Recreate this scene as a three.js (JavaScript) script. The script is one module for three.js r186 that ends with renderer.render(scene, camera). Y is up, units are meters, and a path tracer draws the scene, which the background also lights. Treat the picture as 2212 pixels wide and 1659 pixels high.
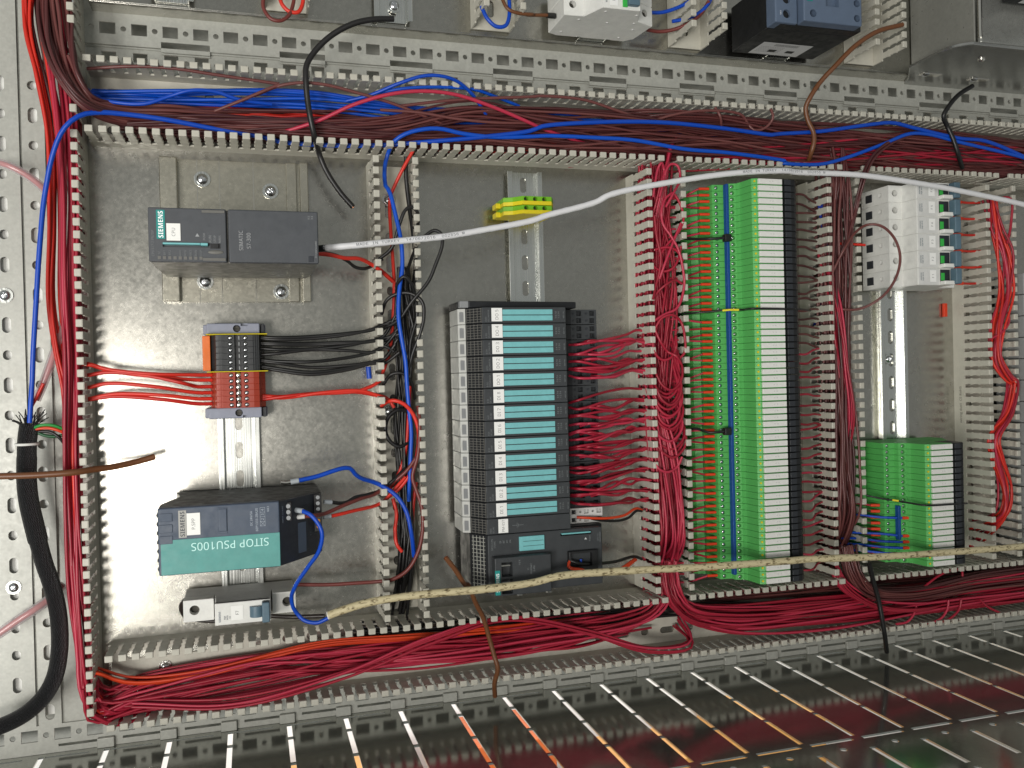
import * as THREE from 'three';
import { RectAreaLightUniformsLib } from 'three/addons/lights/RectAreaLightUniformsLib.js';
import { mergeGeometries } from 'three/addons/utils/BufferGeometryUtils.js';
import { Brush, Evaluator, SUBTRACTION } from 'three-bvh-csg';
import { RoundedBoxGeometry } from 'three/addons/geometries/RoundedBoxGeometry.js';

// ---------------------------------------------------------------- camera, light, exposure
const scene = new THREE.Scene();
const V3 = THREE.Vector3;
const CAM_DIST = 0.815;                       // metres from the mounting plate
const FOCAL = 1898.74, CU = 1106, CV = 829.5; // picture measured in units of 2212 x 1659
const EX = [0.95801859, -0.0260895, 0.28551658], EY = [0.02435376, 0.99965703, 0.00962886], EZ = [-0.28566987, -0.00227123, 0.9583254];
const camera = new THREE.PerspectiveCamera(47.198, 4 / 3, 0.02, 30);
camera.position.set(0, 0, CAM_DIST);
{
  const right = new V3(EX[0], -EY[0], -EZ[0]), down = new V3(EX[1], -EY[1], -EZ[1]), fwd = new V3(EX[2], -EY[2], -EZ[2]);
  camera.quaternion.setFromRotationMatrix(new THREE.Matrix4().makeBasis(right, down.clone().negate(), fwd.clone().negate()));
}
scene.background = new THREE.Color().setRGB(0.25, 0.258, 0.25);   // the dim workshop around the open cabinet
const renderer = new THREE.WebGLRenderer({ antialias: true });
renderer.setSize(1024, 768);
renderer.toneMapping = THREE.LinearToneMapping;
renderer.toneMappingExposure = 1.1;
renderer.shadowMap.enabled = true;
RectAreaLightUniformsLib.init();
function areaLamp(name, label, pos, target, w, h, color, intensity, glow) {
  const g = new THREE.Group(); g.name = name; g.position.set(...pos); scene.add(g);
  g.lookAt(new V3(...target));
  g.userData = { label, category: 'lamp' };
  const body = new THREE.Mesh(new RoundedBoxGeometry(w + 0.04, h + 0.04, 0.03, 1, 0.006), new THREE.MeshStandardMaterial({ color: 0x55575a, roughness: 0.5 }));
  body.name = 'housing'; body.position.z = -0.021; g.add(body);
  const pane = new THREE.Mesh(new THREE.PlaneGeometry(w, h), new THREE.MeshStandardMaterial({ color: 0xffffff, emissive: color, emissiveIntensity: glow, roughness: 0.6 }));
  pane.name = 'diffuser'; pane.position.z = -0.002; g.add(pane);
  const l = new THREE.RectAreaLight(color, intensity, w, h);
  l.position.set(...pos); l.lookAt(new V3(...target)); scene.add(l); l.name = name + '_light';
}
areaLamp('work_lamp', 'square white work lamp shining into the open cabinet', [-0.45, -0.20, 1.80], [-0.02, -0.02, 0], 0.28, 0.27, 0xfffaf3, 30, 8);
areaLamp('wall_lamp', 'tall white lamp beyond the side frame', [-1.05, -0.36, 1.65], [0.15, 0, 0], 0.50, 0.80, 0xfffdf8, 14, 4);
areaLamp('aisle_lamp', 'white batten lamp in the aisle behind the slotted sheet', [0.35, -0.355, -0.46], [0.35, -0.62, -0.80], 1.5, 0.08, 0xffffff, 9, 3);

// ---------------------------------------------------------------- measuring helpers
function P(u, v, z = 0) {                     // a point of the photograph at a known height over the plate
  const d = [(u - CU) / FOCAL, (v - CV) / FOCAL, 1];
  const dot = (a) => a[0] * d[0] + a[1] * d[1] + a[2] * d[2];
  const s = (CAM_DIST - z) / dot(EZ);
  return new V3(dot(EX) * s, -dot(EY) * s, z);
}
const RX = [0, 0, 548.6, 1097.2, 1608.5], RY = { a: 0, b: 411.5, c: 822.9, d: 1206.4 }, RS = 0.27283;
function Z(r, x, y, z = 0) { return P(RX[+r[1]] + x * RS, RY[r[0]] + y * RS, z); }
function path(list) {                         // ['b2', [x, y, z], ..., 'c2', [x, y, z]]
  let r = 'a1'; const out = [];
  for (const e of list) { if (typeof e === 'string') r = e; else out.push(r === 'w' ? new V3(...e) : Z(r, ...e)); }
  return out;
}
let seed = 1234567;
function rnd() { seed |= 0; seed = seed + 0x6D2B79F5 | 0; let t = Math.imul(seed ^ seed >>> 15, 1 | seed); t = t + Math.imul(t ^ t >>> 7, 61 | t) ^ t; return ((t ^ t >>> 14) >>> 0) / 4294967296; }
const rr = (a, b) => a + (b - a) * rnd();
const pick = (a) => a[Math.floor(rnd() * a.length)];

// ---------------------------------------------------------------- object helpers
const taken = {};
function numbered(n) { const k = taken[n] = (taken[n] ?? -1) + 1; return k ? n + '_' + String(k).padStart(3, '0') : n; }
function shade(o) { o.traverse((m) => { if (m.isMesh) { m.castShadow = true; m.receiveShadow = true; } }); }
function tag(o, label, category, group, kind) { o.userData.label = label; o.userData.category = category; if (group) o.userData.group = group; if (kind) o.userData.kind = kind; return o; }
function thing(name, label, category, group, pos = [0, 0, 0]) {
  const o = new THREE.Group(); o.name = numbered(name); o.position.set(...pos); scene.add(o);
  return tag(o, label, category, group);
}
function part(name, geo, mat, parent, pos) {
  const m = new THREE.Mesh(geo, mat); m.name = name; if (pos) m.position.set(...pos);
  m.castShadow = m.receiveShadow = true; parent.add(m); return m;
}
function single(name, geo, mat, label, category, group, pos) { const m = part(numbered(name), geo, mat, scene, pos); return tag(m, label, category, group); }
function struct(name, geo, mat, pos) { const m = part(numbered(name), geo, mat, scene, pos); m.userData.kind = 'structure'; return m; }
function copyOf(o, label, group) { const c = o.clone(); c.name = numbered(o.name.replace(/_\d{3}$/, '')); c.userData = { ...o.userData }; if (label) c.userData.label = label; if (group) c.userData.group = group; scene.add(c); return c; }

// uv in metres from the side a face points to
function uvm(geo) {
  let g = geo.index ? geo.toNonIndexed() : geo;
  const p = g.attributes.position, n = g.attributes.normal, uv = new Float32Array(p.count * 2);
  for (let i = 0; i < p.count; i += 3) {
    let nx = 0, ny = 0, nz = 0; for (let k = 0; k < 3; k++) { nx += n.getX(i + k); ny += n.getY(i + k); nz += n.getZ(i + k); }
    nx = Math.abs(nx); ny = Math.abs(ny); nz = Math.abs(nz);
    for (let k = i; k < i + 3; k++) {
      const a = nz >= nx && nz >= ny ? [p.getX(k), p.getY(k)] : nx >= ny ? [p.getY(k), p.getZ(k)] : [p.getX(k), p.getZ(k)];
      uv[2 * k] = a[0]; uv[2 * k + 1] = a[1];
    }
  }
  g.setAttribute('uv', new THREE.BufferAttribute(uv, 2)); return g;
}
const B = (w, h, d, x = 0, y = 0, z = 0) => uvm(new THREE.BoxGeometry(w, h, d).translate(x, y, z));
const RB = (w, h, d, r = 0.0006, x = 0, y = 0, z = 0) => uvm(new RoundedBoxGeometry(w, h, d, 1, Math.min(r, w / 2.2, h / 2.2, d / 2.2)).translate(x, y, z));
const BX = (x0, x1, y0, y1, z0, z1, r = 0.0006) => RB(x1 - x0, y1 - y0, z1 - z0, r, (x0 + x1) / 2, (y0 + y1) / 2, (z0 + z1) / 2);
const CY = (r, h, seg = 14, x = 0, y = 0, z = 0) => uvm(new THREE.CylinderGeometry(r, r, h, seg).rotateX(Math.PI / 2).translate(x, y, z));
const M = (...g) => mergeGeometries(g.map((q) => q.index ? q.toNonIndexed() : q));
function poly(pts, holes = []) {
  const s = new THREE.Shape(pts.map((q) => new THREE.Vector2(q[0], q[1])));
  for (const h of holes) s.holes.push(h); return s;
}
const rectHole = (x, y, w, h) => { const q = new THREE.Path(); q.moveTo(x - w / 2, y - h / 2); q.lineTo(x + w / 2, y - h / 2); q.lineTo(x + w / 2, y + h / 2); q.lineTo(x - w / 2, y + h / 2); q.closePath(); return q; };
function slotHole(x, y, w, h) {
  const q = new THREE.Path(), n = 6, r = Math.min(w, h) / 2, pts = [];
  const dx = Math.max(0, w / 2 - r), dy = Math.max(0, h / 2 - r);
  for (const [sx, sy, a0] of [[1, 1, 0], [-1, 1, 90], [-1, -1, 180], [1, -1, 270]]) for (let i = 0; i <= n; i++) { const a = (a0 + 90 * i / n) * Math.PI / 180; pts.push([x + sx * dx + r * Math.cos(a), y + sy * dy + r * Math.sin(a)]); }
  q.moveTo(...pts[0]); for (const t of pts.slice(1)) q.lineTo(...t); q.closePath(); return q;
}
const rectPts = (x0, x1, y0, y1) => [[x0, y0], [x1, y0], [x1, y1], [x0, y1]];
function sheet(pts, holes, t, z = 0) { return uvm(new THREE.ExtrudeGeometry(poly(pts, holes), { depth: t, bevelEnabled: false, curveSegments: 6 }).translate(0, 0, z)); }
// profile in x (along picture) and z (height), drawn out along y
function prof(pts, len, bevel = 0) {
  const g = new THREE.ExtrudeGeometry(poly(pts), { depth: len - 2 * bevel, bevelEnabled: bevel > 0, bevelThickness: bevel, bevelSize: bevel, bevelOffset: -bevel, bevelSegments: 1, curveSegments: 4 });
  g.translate(0, 0, bevel - len / 2); g.rotateX(Math.PI / 2); g.scale(1, 1, 1);
  return uvm(g);
}

// sink round and square holes into a solid: ['c', x, y, z, r, depth, axis] or ['b', x, y, z, w, h, depth]
const csg = new Evaluator(); csg.attributes = ['position', 'normal', 'uv']; csg.useGroups = false;
function drill(geo, cuts) {
  let a = new Brush(geo); a.updateMatrixWorld();
  for (const q of cuts) {
    const g = q[0] === 'c' ? new THREE.CylinderGeometry(q[4], q[4], q[5] * 2, 16).rotateX(q[6] === 'x' ? 0 : Math.PI / 2).rotateZ(q[6] === 'x' ? Math.PI / 2 : 0) : new THREE.BoxGeometry(q[4], q[5], q[6] * 2);
    const b = new Brush(g.translate(q[1], q[2], q[3])); b.updateMatrixWorld(); a = csg.evaluate(a, b, SUBTRACTION); a.updateMatrixWorld();
  }
  return uvm(a.geometry);
}
// tube that keeps its seam away from +z, uv.x in metres along it
function tube(pts, r, seg = 40, rad = 6, radFn) {
  const c = pts.length > 2 ? new THREE.CatmullRomCurve3(pts, false, 'centripetal') : new THREE.LineCurve3(pts[0], pts[1]);
  const ps = c.getSpacedPoints(seg), pos = [], nor = [], uv = [], idx = [];
  let nrm = new V3(0, 0, 1), len = 0;
  for (let i = 0; i <= seg; i++) {
    const t = (i === 0 ? ps[1].clone().sub(ps[0]) : i === seg ? ps[seg].clone().sub(ps[seg - 1]) : ps[i + 1].clone().sub(ps[i - 1])).normalize();
    nrm = nrm.clone().addScaledVector(t, -nrm.dot(t)); if (nrm.lengthSq() < 1e-6) nrm = new V3(1, 0, 0).addScaledVector(t, -t.x); nrm.normalize();
    const b = t.clone().cross(nrm); if (i) len += ps[i].distanceTo(ps[i - 1]);
    const R = radFn ? r * radFn(i / seg) : r;
    for (let k = 0; k <= rad; k++) {
      const a = Math.PI + 2 * Math.PI * k / rad, n = nrm.clone().multiplyScalar(Math.cos(a)).addScaledVector(b, Math.sin(a));
      pos.push(ps[i].x + n.x * R, ps[i].y + n.y * R, ps[i].z + n.z * R); nor.push(n.x, n.y, n.z); uv.push(len, k / rad);
    }
  }
  const w = rad + 1;
  for (let i = 0; i < seg; i++) for (let k = 0; k < rad; k++) { const a = i * w + k; idx.push(a, a + 1, a + w, a + 1, a + w + 1, a + w); }
  for (const e of [0, seg]) {
    const t = (e ? ps[seg].clone().sub(ps[seg - 1]) : ps[0].clone().sub(ps[1])).normalize(), o = pos.length / 3;
    pos.push(ps[e].x, ps[e].y, ps[e].z); nor.push(t.x, t.y, t.z); uv.push(0, 0.5);
    for (let k = 0; k <= rad; k++) { const q = (e * w + k) * 3; pos.push(pos[q], pos[q + 1], pos[q + 2]); nor.push(t.x, t.y, t.z); uv.push(0, 0.5); }
    for (let k = 0; k < rad; k++) e ? idx.push(o, o + 1 + k, o + 2 + k) : idx.push(o, o + 2 + k, o + 1 + k);
  }
  const g = new THREE.BufferGeometry(); g.setAttribute('position', new THREE.Float32BufferAttribute(pos, 3)); g.setAttribute('normal', new THREE.Float32BufferAttribute(nor, 3)); g.setAttribute('uv', new THREE.Float32BufferAttribute(uv, 2)); g.setIndex(idx); return g;
}

// ---------------------------------------------------------------- textures and materials
function noiseGrid(n, s) { let q = s; const r = () => (q = (q * 1664525 + 1013904223) >>> 0) / 4294967296; const a = new Float32Array(n * n); for (let i = 0; i < n * n; i++) a[i] = r(); return (x, y) => { const xi = Math.floor(x), yi = Math.floor(y); let fx = x - xi, fy = y - yi; fx = fx * fx * (3 - 2 * fx); fy = fy * fy * (3 - 2 * fy); const g = (i, j) => a[((j % n + n) % n) * n + (i % n + n) % n]; return (g(xi, yi) * (1 - fx) + g(xi + 1, yi) * fx) * (1 - fy) + (g(xi, yi + 1) * (1 - fx) + g(xi + 1, yi + 1) * fx) * fy; }; }
function dataTex(n, f, metres, srgb) {      // f(x, y) in 0..1 -> [r, g, b] 0..1
  const d = new Uint8Array(n * n * 4);
  for (let y = 0; y < n; y++) for (let x = 0; x < n; x++) { const c = f(x / n, y / n), o = (y * n + x) * 4; for (let k = 0; k < 3; k++) d[o + k] = Math.max(0, Math.min(255, Math.round(c[k] * 255))); d[o + 3] = 255; }
  const t = new THREE.DataTexture(d, n, n); t.wrapS = t.wrapT = THREE.RepeatWrapping; t.magFilter = THREE.LinearFilter; t.minFilter = THREE.LinearMipmapLinearFilter; t.generateMipmaps = true;
  if (srgb) t.colorSpace = THREE.SRGBColorSpace; t.repeat.set(1 / metres[0], 1 / metres[1]); t.needsUpdate = true; return t;
}
const G8 = noiseGrid(8, 31), G6 = noiseGrid(6, 9), G16 = noiseGrid(16, 21), N1 = noiseGrid(64, 11), N2 = noiseGrid(128, 77), N3 = noiseGrid(256, 5);
// zinc: a patchwork of spangles with specks, size in metres
function spangle(x, y) { return 0.2 * N1(x * 64, y * 64) + 0.4 * N2(x * 128, y * 128) + 0.4 * N3(x * 256, y * 256); }
const zincCol = dataTex(512, (x, y) => { const s = spangle(x, y), big = G8(x * 8, y * 8); const v = 0.81 + 0.09 * (s - 0.5) + 0.02 * (big - 0.5); return [v * 1.0, v * 0.995, v * 0.975]; }, [0.30, 0.30], true);
const zincRgh = dataTex(512, (x, y) => { const s = spangle(x + 0.3, y + 0.1), big = G6(x * 6, y * 6), v = 0.245 + 0.11 * (s - 0.5) + 0.02 * (big - 0.5); return [v, v, v]; }, [0.30, 0.30]);
const zincBmp = dataTex(512, (x, y) => { const v = 0.5 * N2(x * 128, y * 128) + 0.5 * N3(x * 256, y * 256); return [v, v, v]; }, [0.30, 0.30]);
const brushRgh = dataTex(256, (x, y) => { const v = 0.26 + 0.16 * (N3(x * 256, 0) - 0.5) + 0.10 * (G8(x * 8, y * 8) - 0.5); return [v, v, v]; }, [0.08, 0.16]);
const grain = dataTex(256, (x, y) => { const v = 0.6 * N3(x * 256, y * 256) + 0.4 * N2(x * 128, y * 128); return [v, v, v]; }, [0.03, 0.03]);
const smut = dataTex(256, (x, y) => { const v = 0.94 + 0.10 * (G16(x * 16, y * 16) - 0.5) + 0.06 * (N1(x * 64, y * 64) - 0.5); return [v, v, v * 0.99]; }, [0.09, 0.09]);
const mattRgh = dataTex(128, (x, y) => { const v = 0.5 + 0.22 * (G16(x * 16, y * 16) - 0.5) + 0.12 * (N1(x * 64, y * 64) - 0.5); return [v, v, v]; }, [0.07, 0.07]);
const steel = (hex, rough = 1, extra = {}) => new THREE.MeshStandardMaterial({ color: hex, map: zincCol, metalness: 1, roughness: rough, roughnessMap: zincRgh, bumpMap: zincBmp, bumpScale: 0.000009, ...extra });
const plastic = (hex, rough = 1, extra = {}) => new THREE.MeshStandardMaterial({ color: hex, map: smut, roughness: rough, roughnessMap: mattRgh, bumpMap: grain, bumpScale: 0.00003, ...extra });
const MAT = {
  plate: steel(0xdcdbd6, 1.0), frame: steel(0xd6d8d3, 1.7, { metalness: 0.12 }), frameDark: steel(0xd6d8d3, 1.7, { metalness: 0.12 }), shelf: steel(0xd4d7d4, 0.52, { bumpScale: 0.000004, metalness: 0.86 }),
  rail: new THREE.MeshStandardMaterial({ color: 0xd8dad6, metalness: 1, roughness: 1, roughnessMap: brushRgh }),
  alu: steel(0xe6e3d6, 1.0, { metalness: 0.85 }),
  screw: new THREE.MeshStandardMaterial({ color: 0xd0d2d4, metalness: 1, roughness: 0.22 }),
  screwDark: new THREE.MeshStandardMaterial({ color: 0x46443f, metalness: 0.7, roughness: 0.5 }),
  chrome: new THREE.MeshStandardMaterial({ color: 0xe6e2da, metalness: 1, roughness: 0.14 }),
  copper: new THREE.MeshStandardMaterial({ color: 0xd88a5c, metalness: 1, roughness: 0.3 }),
  brass: new THREE.MeshStandardMaterial({ color: 0xc98a3c, metalness: 1, roughness: 0.3 }),
  hollow: plastic(0x16171a, 1.2),
  duct: plastic(0xc4c1b5), ductBase: plastic(0xc4c1b5),
  cpu: plastic(0x4a4d52, 0.95), cpuSide: plastic(0x6b6a66), psu: plastic(0x475263), psuSide: plastic(0x3c3c3c), psuDark: plastic(0x2a2e36),
  teal: plastic(0x589c97), tealLight: plastic(0x7abfc3), logo: plastic(0x178a84),
  et: plastic(0x3a3d40), etDark: plastic(0x1f2124), etGrey: plastic(0x8c8e90), etWhite: plastic(0xbcbdb9), white: plastic(0xe6e6e2), whiteLid: plastic(0xd6d6d4),
  green: plastic(0x58b45c), greenDark: plastic(0x1f6b2b), black: plastic(0x17181a), relay: plastic(0x2b2e33), yellow: plastic(0xe6d21c), lime: plastic(0x74b81f),
  orange: plastic(0xe8742a), redTerm: plastic(0xa23a26), blackTerm: plastic(0x2e3032), bracket: plastic(0x8f93a3), greyBlue: plastic(0x57707f), contactor: plastic(0x5b6a80),
  ferrule: plastic(0xe2401c), ferruleGrey: plastic(0xa9b0b6), blueBar: plastic(0x0a4692), ledGreen: plastic(0x39b54a),
  clear: new THREE.MeshPhysicalMaterial({ color: 0xf2eef0, roughness: 0.25, transmission: 0.75, thickness: 0 }),
};
const wireMat = (hex, rough = 0.42) => new THREE.MeshStandardMaterial({ color: hex, roughness: rough, roughnessMap: null });
const W = {
  crimson: [wireMat(0xa21f35), wireMat(0xab253b), wireMat(0x961b2f), wireMat(0xb83049)],
  red: [wireMat(0xc92a1c), wireMat(0xd43122), wireMat(0xc0241a)],
  orange: [wireMat(0xd2421c), wireMat(0xc83a18)],
  brown: [wireMat(0x552a2a), wireMat(0x5e302f), wireMat(0x4a2424), wireMat(0x6c3e3b)],
  blue: [wireMat(0x0044b4), wireMat(0x004cbc)],
  navy: [wireMat(0x0a2f9a)],
  black: [wireMat(0x171717), wireMat(0x1e1d1d)],
  tan: [wireMat(0x6b4226)], maroon: [wireMat(0x70332e)], green: [wireMat(0x1f8a3a)],
};
const wires = { n: 0 };
function wire(name, label, group, pts, r, mat, seg, extra = {}) {
  const c = single(name, tube(pts, r, seg ?? Math.max(10, Math.min(70, pts.length * 9)), extra.rad ?? 7), mat, label, extra.category ?? 'wire', group); wires.n++; return c;
}
// lettering: a thin print lying 0.15 mm proud of its face; turn = 0 reads to the right, 90 reads upwards, 180 upside down
function print(lines, wm, hm, { fg = '#ffffff', bg = null, px = 12000, turn = 0, size = 0.8, weight = 'bold', draw, align = 'center', clear = false } = {}) {
  const ink = fg; if (clear) { fg = '#ffffff'; bg = '#000000'; }
  const cw = Math.max(16, Math.min(1024, Math.round(wm * px))), ch = Math.max(16, Math.min(1024, Math.round(hm * px)));
  const cv = document.createElement('canvas'); cv.width = cw; cv.height = ch; const x = cv.getContext('2d');
  x.fillStyle = bg ?? '#000000'; x.fillRect(0, 0, cw, ch);
  x.fillStyle = fg; x.strokeStyle = fg; x.textBaseline = 'middle'; x.textAlign = align;
  const L = [].concat(lines), lh = ch / L.length;
  L.forEach((t, i) => { if (!t) return; let fs = lh * size; x.font = `${weight} ${fs}px sans-serif`; const w = x.measureText(t).width; if (w > cw * 0.94) { fs *= cw * 0.94 / w; x.font = `${weight} ${fs}px sans-serif`; } x.fillText(t, align === 'center' ? cw / 2 : cw * 0.03, lh * (i + 0.5)); });
  if (draw) draw(x, cw, ch);
  const t = new THREE.CanvasTexture(cv); t.colorSpace = THREE.SRGBColorSpace;
  let m;
  if (clear) { t.colorSpace = THREE.NoColorSpace; m = new THREE.MeshStandardMaterial({ roughness: 0.55, color: ink, alphaMap: t, transparent: true }); } else m = new THREE.MeshStandardMaterial({ roughness: 0.55, map: t });
  const g = new THREE.PlaneGeometry(wm, hm); if (turn) g.rotateZ(turn * Math.PI / 180); return [g, m];
}
function stick(name, parent, x, y, z, lines, wm, hm, opt) { const [g, m] = print(lines, wm, hm, opt); return part(name, g, m, parent, [x, y, z]); }
// ---------------------------------------------------------------- the cabinet: plate, frame, slotted sheet
struct('mounting_plate', BX(-0.138, 1.05, -0.283, 0.268, -0.0025, 0, 0.0004), MAT.plate);
// top frame profile: upper strip with square and round holes, lower strip set back, windows across the step
{
  const o = thing('cabinet_frame_rail', 'pale grey perforated frame rail above the upper trunking', 'frame rail', 'perforated frame rails');
  const x0 = -0.139, x1 = 1.05, up = [], low = [];
  for (let k = -2; k < 48; k++) {
    const xs = -0.1083 + 0.025 * k;
    if (xs > x0 + 0.008 && xs < x1 - 0.01) { up.push(rectHole(xs, 0.304, 0.0125, 0.0098)); low.push(rectHole(xs, 0.2815, 0.0115, 0.008)); }
    const xr = xs + 0.0125; if (xr > x0 + 0.008 && xr < x1 - 0.01) { up.push(slotHole(xr, 0.304, 0.0046, 0.0046)); low.push(slotHole(xr, 0.2795, 0.0046, 0.0046)); }
  }
  const notch = [[x0, 0.29]], notchLow = [[x0, 0.271]];
  // windows open the lower edge of the upper strip and the upper edge of the lower strip
  const W0 = []; for (let k = 0; k < 11; k++) W0.push(-0.0661 + 0.0992 * k);
  for (const w of W0) notch.push([w, 0.29], [w, 0.2955], [w + 0.040, 0.2955], [w + 0.040, 0.29]);
  notch.push([x1, 0.29], [x1, 0.3185], [x0, 0.3185]);
  part('upper_strip', sheet(notch, up, 0.0015, -0.0015), MAT.frame, o);
  part('step_strip', B(x1 - x0, 0.0015, 0.005, (x0 + x1) / 2, 0.28925, -0.0050), MAT.frame, o);
  part('lower_strip', sheet(rectPts(x0, x1, 0.2685, 0.2895), low, 0.0015, -0.0055), MAT.frame, o);
  for (const w of W0) part('window_lip', M(B(0.040, 0.0035, 0.0015, w + 0.02, 0.2883, -0.0005), B(0.040, 0.0012, 0.0012, w + 0.02, 0.2858, -0.0022)), MAT.frame, o);
  part('hollow_back', B(x1 - x0, 0.11, 0.002, (x0 + x1) / 2, 0.310, -0.045), MAT.frameDark, o);
}
// bottom frame rail, mirrored
{
  const o = thing('cabinet_frame_rail', 'pale grey perforated frame rail below the lower trunking', 'frame rail', 'perforated frame rails');
  const x0 = -0.26, x1 = 1.05, hs = [];
  for (let k = -5; k < 48; k++) { const xs = -0.1586 + 0.025 * (k + 0) ; if (xs > x0 + 0.01 && xs < x1 - 0.01) { hs.push(rectHole(xs, -0.2912, 0.0125, 0.0098)); hs.push(slotHole(xs + 0.0125, -0.2912, 0.0046, 0.0046)); } }
  const edge = [[x0, -0.283], [x0, -0.3068]];
  for (let k = 0; k < 23; k++) { const w = -0.139 + 0.0498 * k; hs.push(rectHole(w - 0.006, -0.3010, 0.034, 0.0022)); }
  edge.push([x1, -0.3068], [x1, -0.283]);
  part('strip', sheet(edge, hs, 0.0015, -0.002), MAT.frame, o);
  part('hollow_back', B(x1 - x0, 0.066, 0.002, (x0 + x1) / 2, -0.279, -0.045), MAT.frameDark, o);
}
// left frame: three folded strips with oblong holes, a bright zinc sheet behind them
{
  const o = thing('cabinet_side_frame', 'grey folded steel side frame with a column of oblong holes', 'frame', null);
  const strips = [[-0.262, -0.2205], [-0.2185, -0.1782], [-0.1762, -0.1590], [-0.1570, -0.1385]];
  const colY = []; for (let k = -12; k <= 9; k++) colY.push(0.0270 + 0.02492 * k);
  strips.forEach(([a, b], i) => {
    const hs = [];
    colY.forEach((y, k) => { const tall = (k % 2 === 0) ? 0.013 : 0.0075; if (i === 1) hs.push(slotHole(-0.1915, y, 0.0068, k % 2 ? 0.013 : 0.0080)); if (i === 2) hs.push(slotHole(-0.1677, y - 0.0002, 0.0072, tall)); });
    part('strip', sheet(rectPts(a, b, -0.283, 0.42), hs, 0.0015, i === 3 ? -0.0045 : -0.002), MAT.frame, o);
    part('fold', B(0.002, 0.703, 0.002, b + 0.001, 0.0685, -0.0045), MAT.frame, o);
  });
  single('backing_sheet', B(0.12, 0.69, 0.0015, -0.203, 0.0685, -0.0078), plastic(0xf4f4f0), 'smooth pale sheet showing white through the oblong holes of the side frame', 'sheet');
}
// slotted steel sheet standing out of the frame towards the viewer
{
  const o = thing('slotted_sheet', 'mirror-like slotted steel partition sheet under the lower trunking', 'partition sheet', null);
  const x0 = -0.30, x1 = 1.05, z0 = -0.022, z1 = 0.75, holes = [];
  const gaps = [0.0060, 0.0340, 0.0365, 0.0868, 0.0893, 0.1400, 0.1425, 0.1945];
  for (let k = -5; k < 21; k++) {
    const x = 0.0255 + 0.0498 * k;
    for (let j = 0; j < gaps.length; j += 2) holes.push(rectHole(x, (gaps[j] + gaps[j + 1]) / 2, 0.0043, gaps[j + 1] - gaps[j]));
    holes.push(rectHole(x - 0.0245, 0.2000, 0.0400, 0.0046));
    holes.push(slotHole(x - 0.0245, 0.2150, 0.006, 0.006));
    holes.push(rectHole(x, 0.2420, 0.0052, 0.048)); holes.push(rectHole(x, 0.2960, 0.0052, 0.046));
    holes.push(rectHole(x - 0.0305, 0.0075, 0.0330, 0.0032));
  }
  const g = new THREE.ExtrudeGeometry(poly(rectPts(x0, x1, z0, z1), holes.filter(Boolean)), { depth: 0.0015, bevelEnabled: false, curveSegments: 4 });
  g.rotateX(-Math.PI / 2); g.scale(1, 1, -1);
  // the mirrored copy needs its faces turned round
  const gi = g.index ? g.toNonIndexed() : g, p = gi.attributes.position, n = gi.attributes.normal;
  for (let i = 0; i < p.count; i += 3) for (const at of [p, n]) { const b = [at.getX(i + 1), at.getY(i + 1), at.getZ(i + 1)]; at.setXYZ(i + 1, at.getX(i + 2), at.getY(i + 2), at.getZ(i + 2)); at.setXYZ(i + 2, ...b); }
  gi.computeVertexNormals();
  gi.translate(0, -0.3085, 0);
  part('sheet', uvm(gi), MAT.shelf, o);
  for (let k = 0; k < 22; k++) part('fold_tab', BX(0.0255 + 0.0498 * (k - 3) - 0.008, 0.0255 + 0.0498 * (k - 3) + 0.0055, -0.307, -0.2985, -0.0005, 0.0035, 0.0008), MAT.frame, o);
}
// what shows through the slots: the lit aisle behind the cabinet
struct('aisle_wall', B(3.2, 0.62, 0.02, 0.5, -0.62, -0.80), new THREE.MeshStandardMaterial({ color: 0xd9dad8, roughness: 0.8 }));
struct('aisle_floor', B(3.2, 0.02, 0.7, 0.5, -0.98, -0.45), new THREE.MeshStandardMaterial({ color: 0xb08a58, roughness: 0.8, map: smut }));
const boxLabel = ['tan box in the aisle beside the rust box', 'pale tan box in the aisle behind the slots', 'rust coloured box in the aisle behind the slots', 'low tan box in the aisle behind the slots', 'light sandy box in the aisle behind the slots'];
for (let k = 0; k < 5; k++) single('cardboard_box', RB(0.20 + 0.03 * (k % 2), 0.29 + 0.03 * (k % 3), 0.14, 0.004, -0.15 + 0.27 * k, -0.97 + 0.145 + 0.015 * (k % 3), -0.68 + 0.03 * (k % 2)), plastic([0xc98f4c, 0xd39a58, 0xc0602e, 0xcb9452, 0xd6a35f][k]), boxLabel[k], 'box', 'boxes in the aisle');

// ---------------------------------------------------------------- cable trunking
const DUCT_H = 0.050, PITCH = 0.010;
const fingerGeo = (() => {                    // along x, height z, inside of the trunking towards -y
  const half = [[3.0, 15.5], [3.0, 23.6], [3.7, 24.6], [3.7, 26.2], [3.0, 27.2], [2.95, 34.6], [3.6, 35.6], [3.6, 37.0], [2.9, 38.2], [2.9, 39.6]];
  const pts = [...half.map(([a, b]) => [a / 1000, b / 1000]), ...half.slice().reverse().map(([a, b]) => [-a / 1000, b / 1000])];
  const body = uvm(new THREE.ExtrudeGeometry(poly(pts), { depth: 0.0015, bevelEnabled: false }).rotateX(Math.PI / 2).translate(0, 0.0015, 0));
  const cheek = RB(0.0062, 0.0016, 0.0115, 0.0004, 0, 0.0012, 0.0448);
  const rim = RB(0.0062, 0.0050, 0.0032, 0.0007, 0, -0.0008, 0.0492);
  return M(body, cheek, rim);
})();
const fingerLow = fingerGeo.clone();
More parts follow.
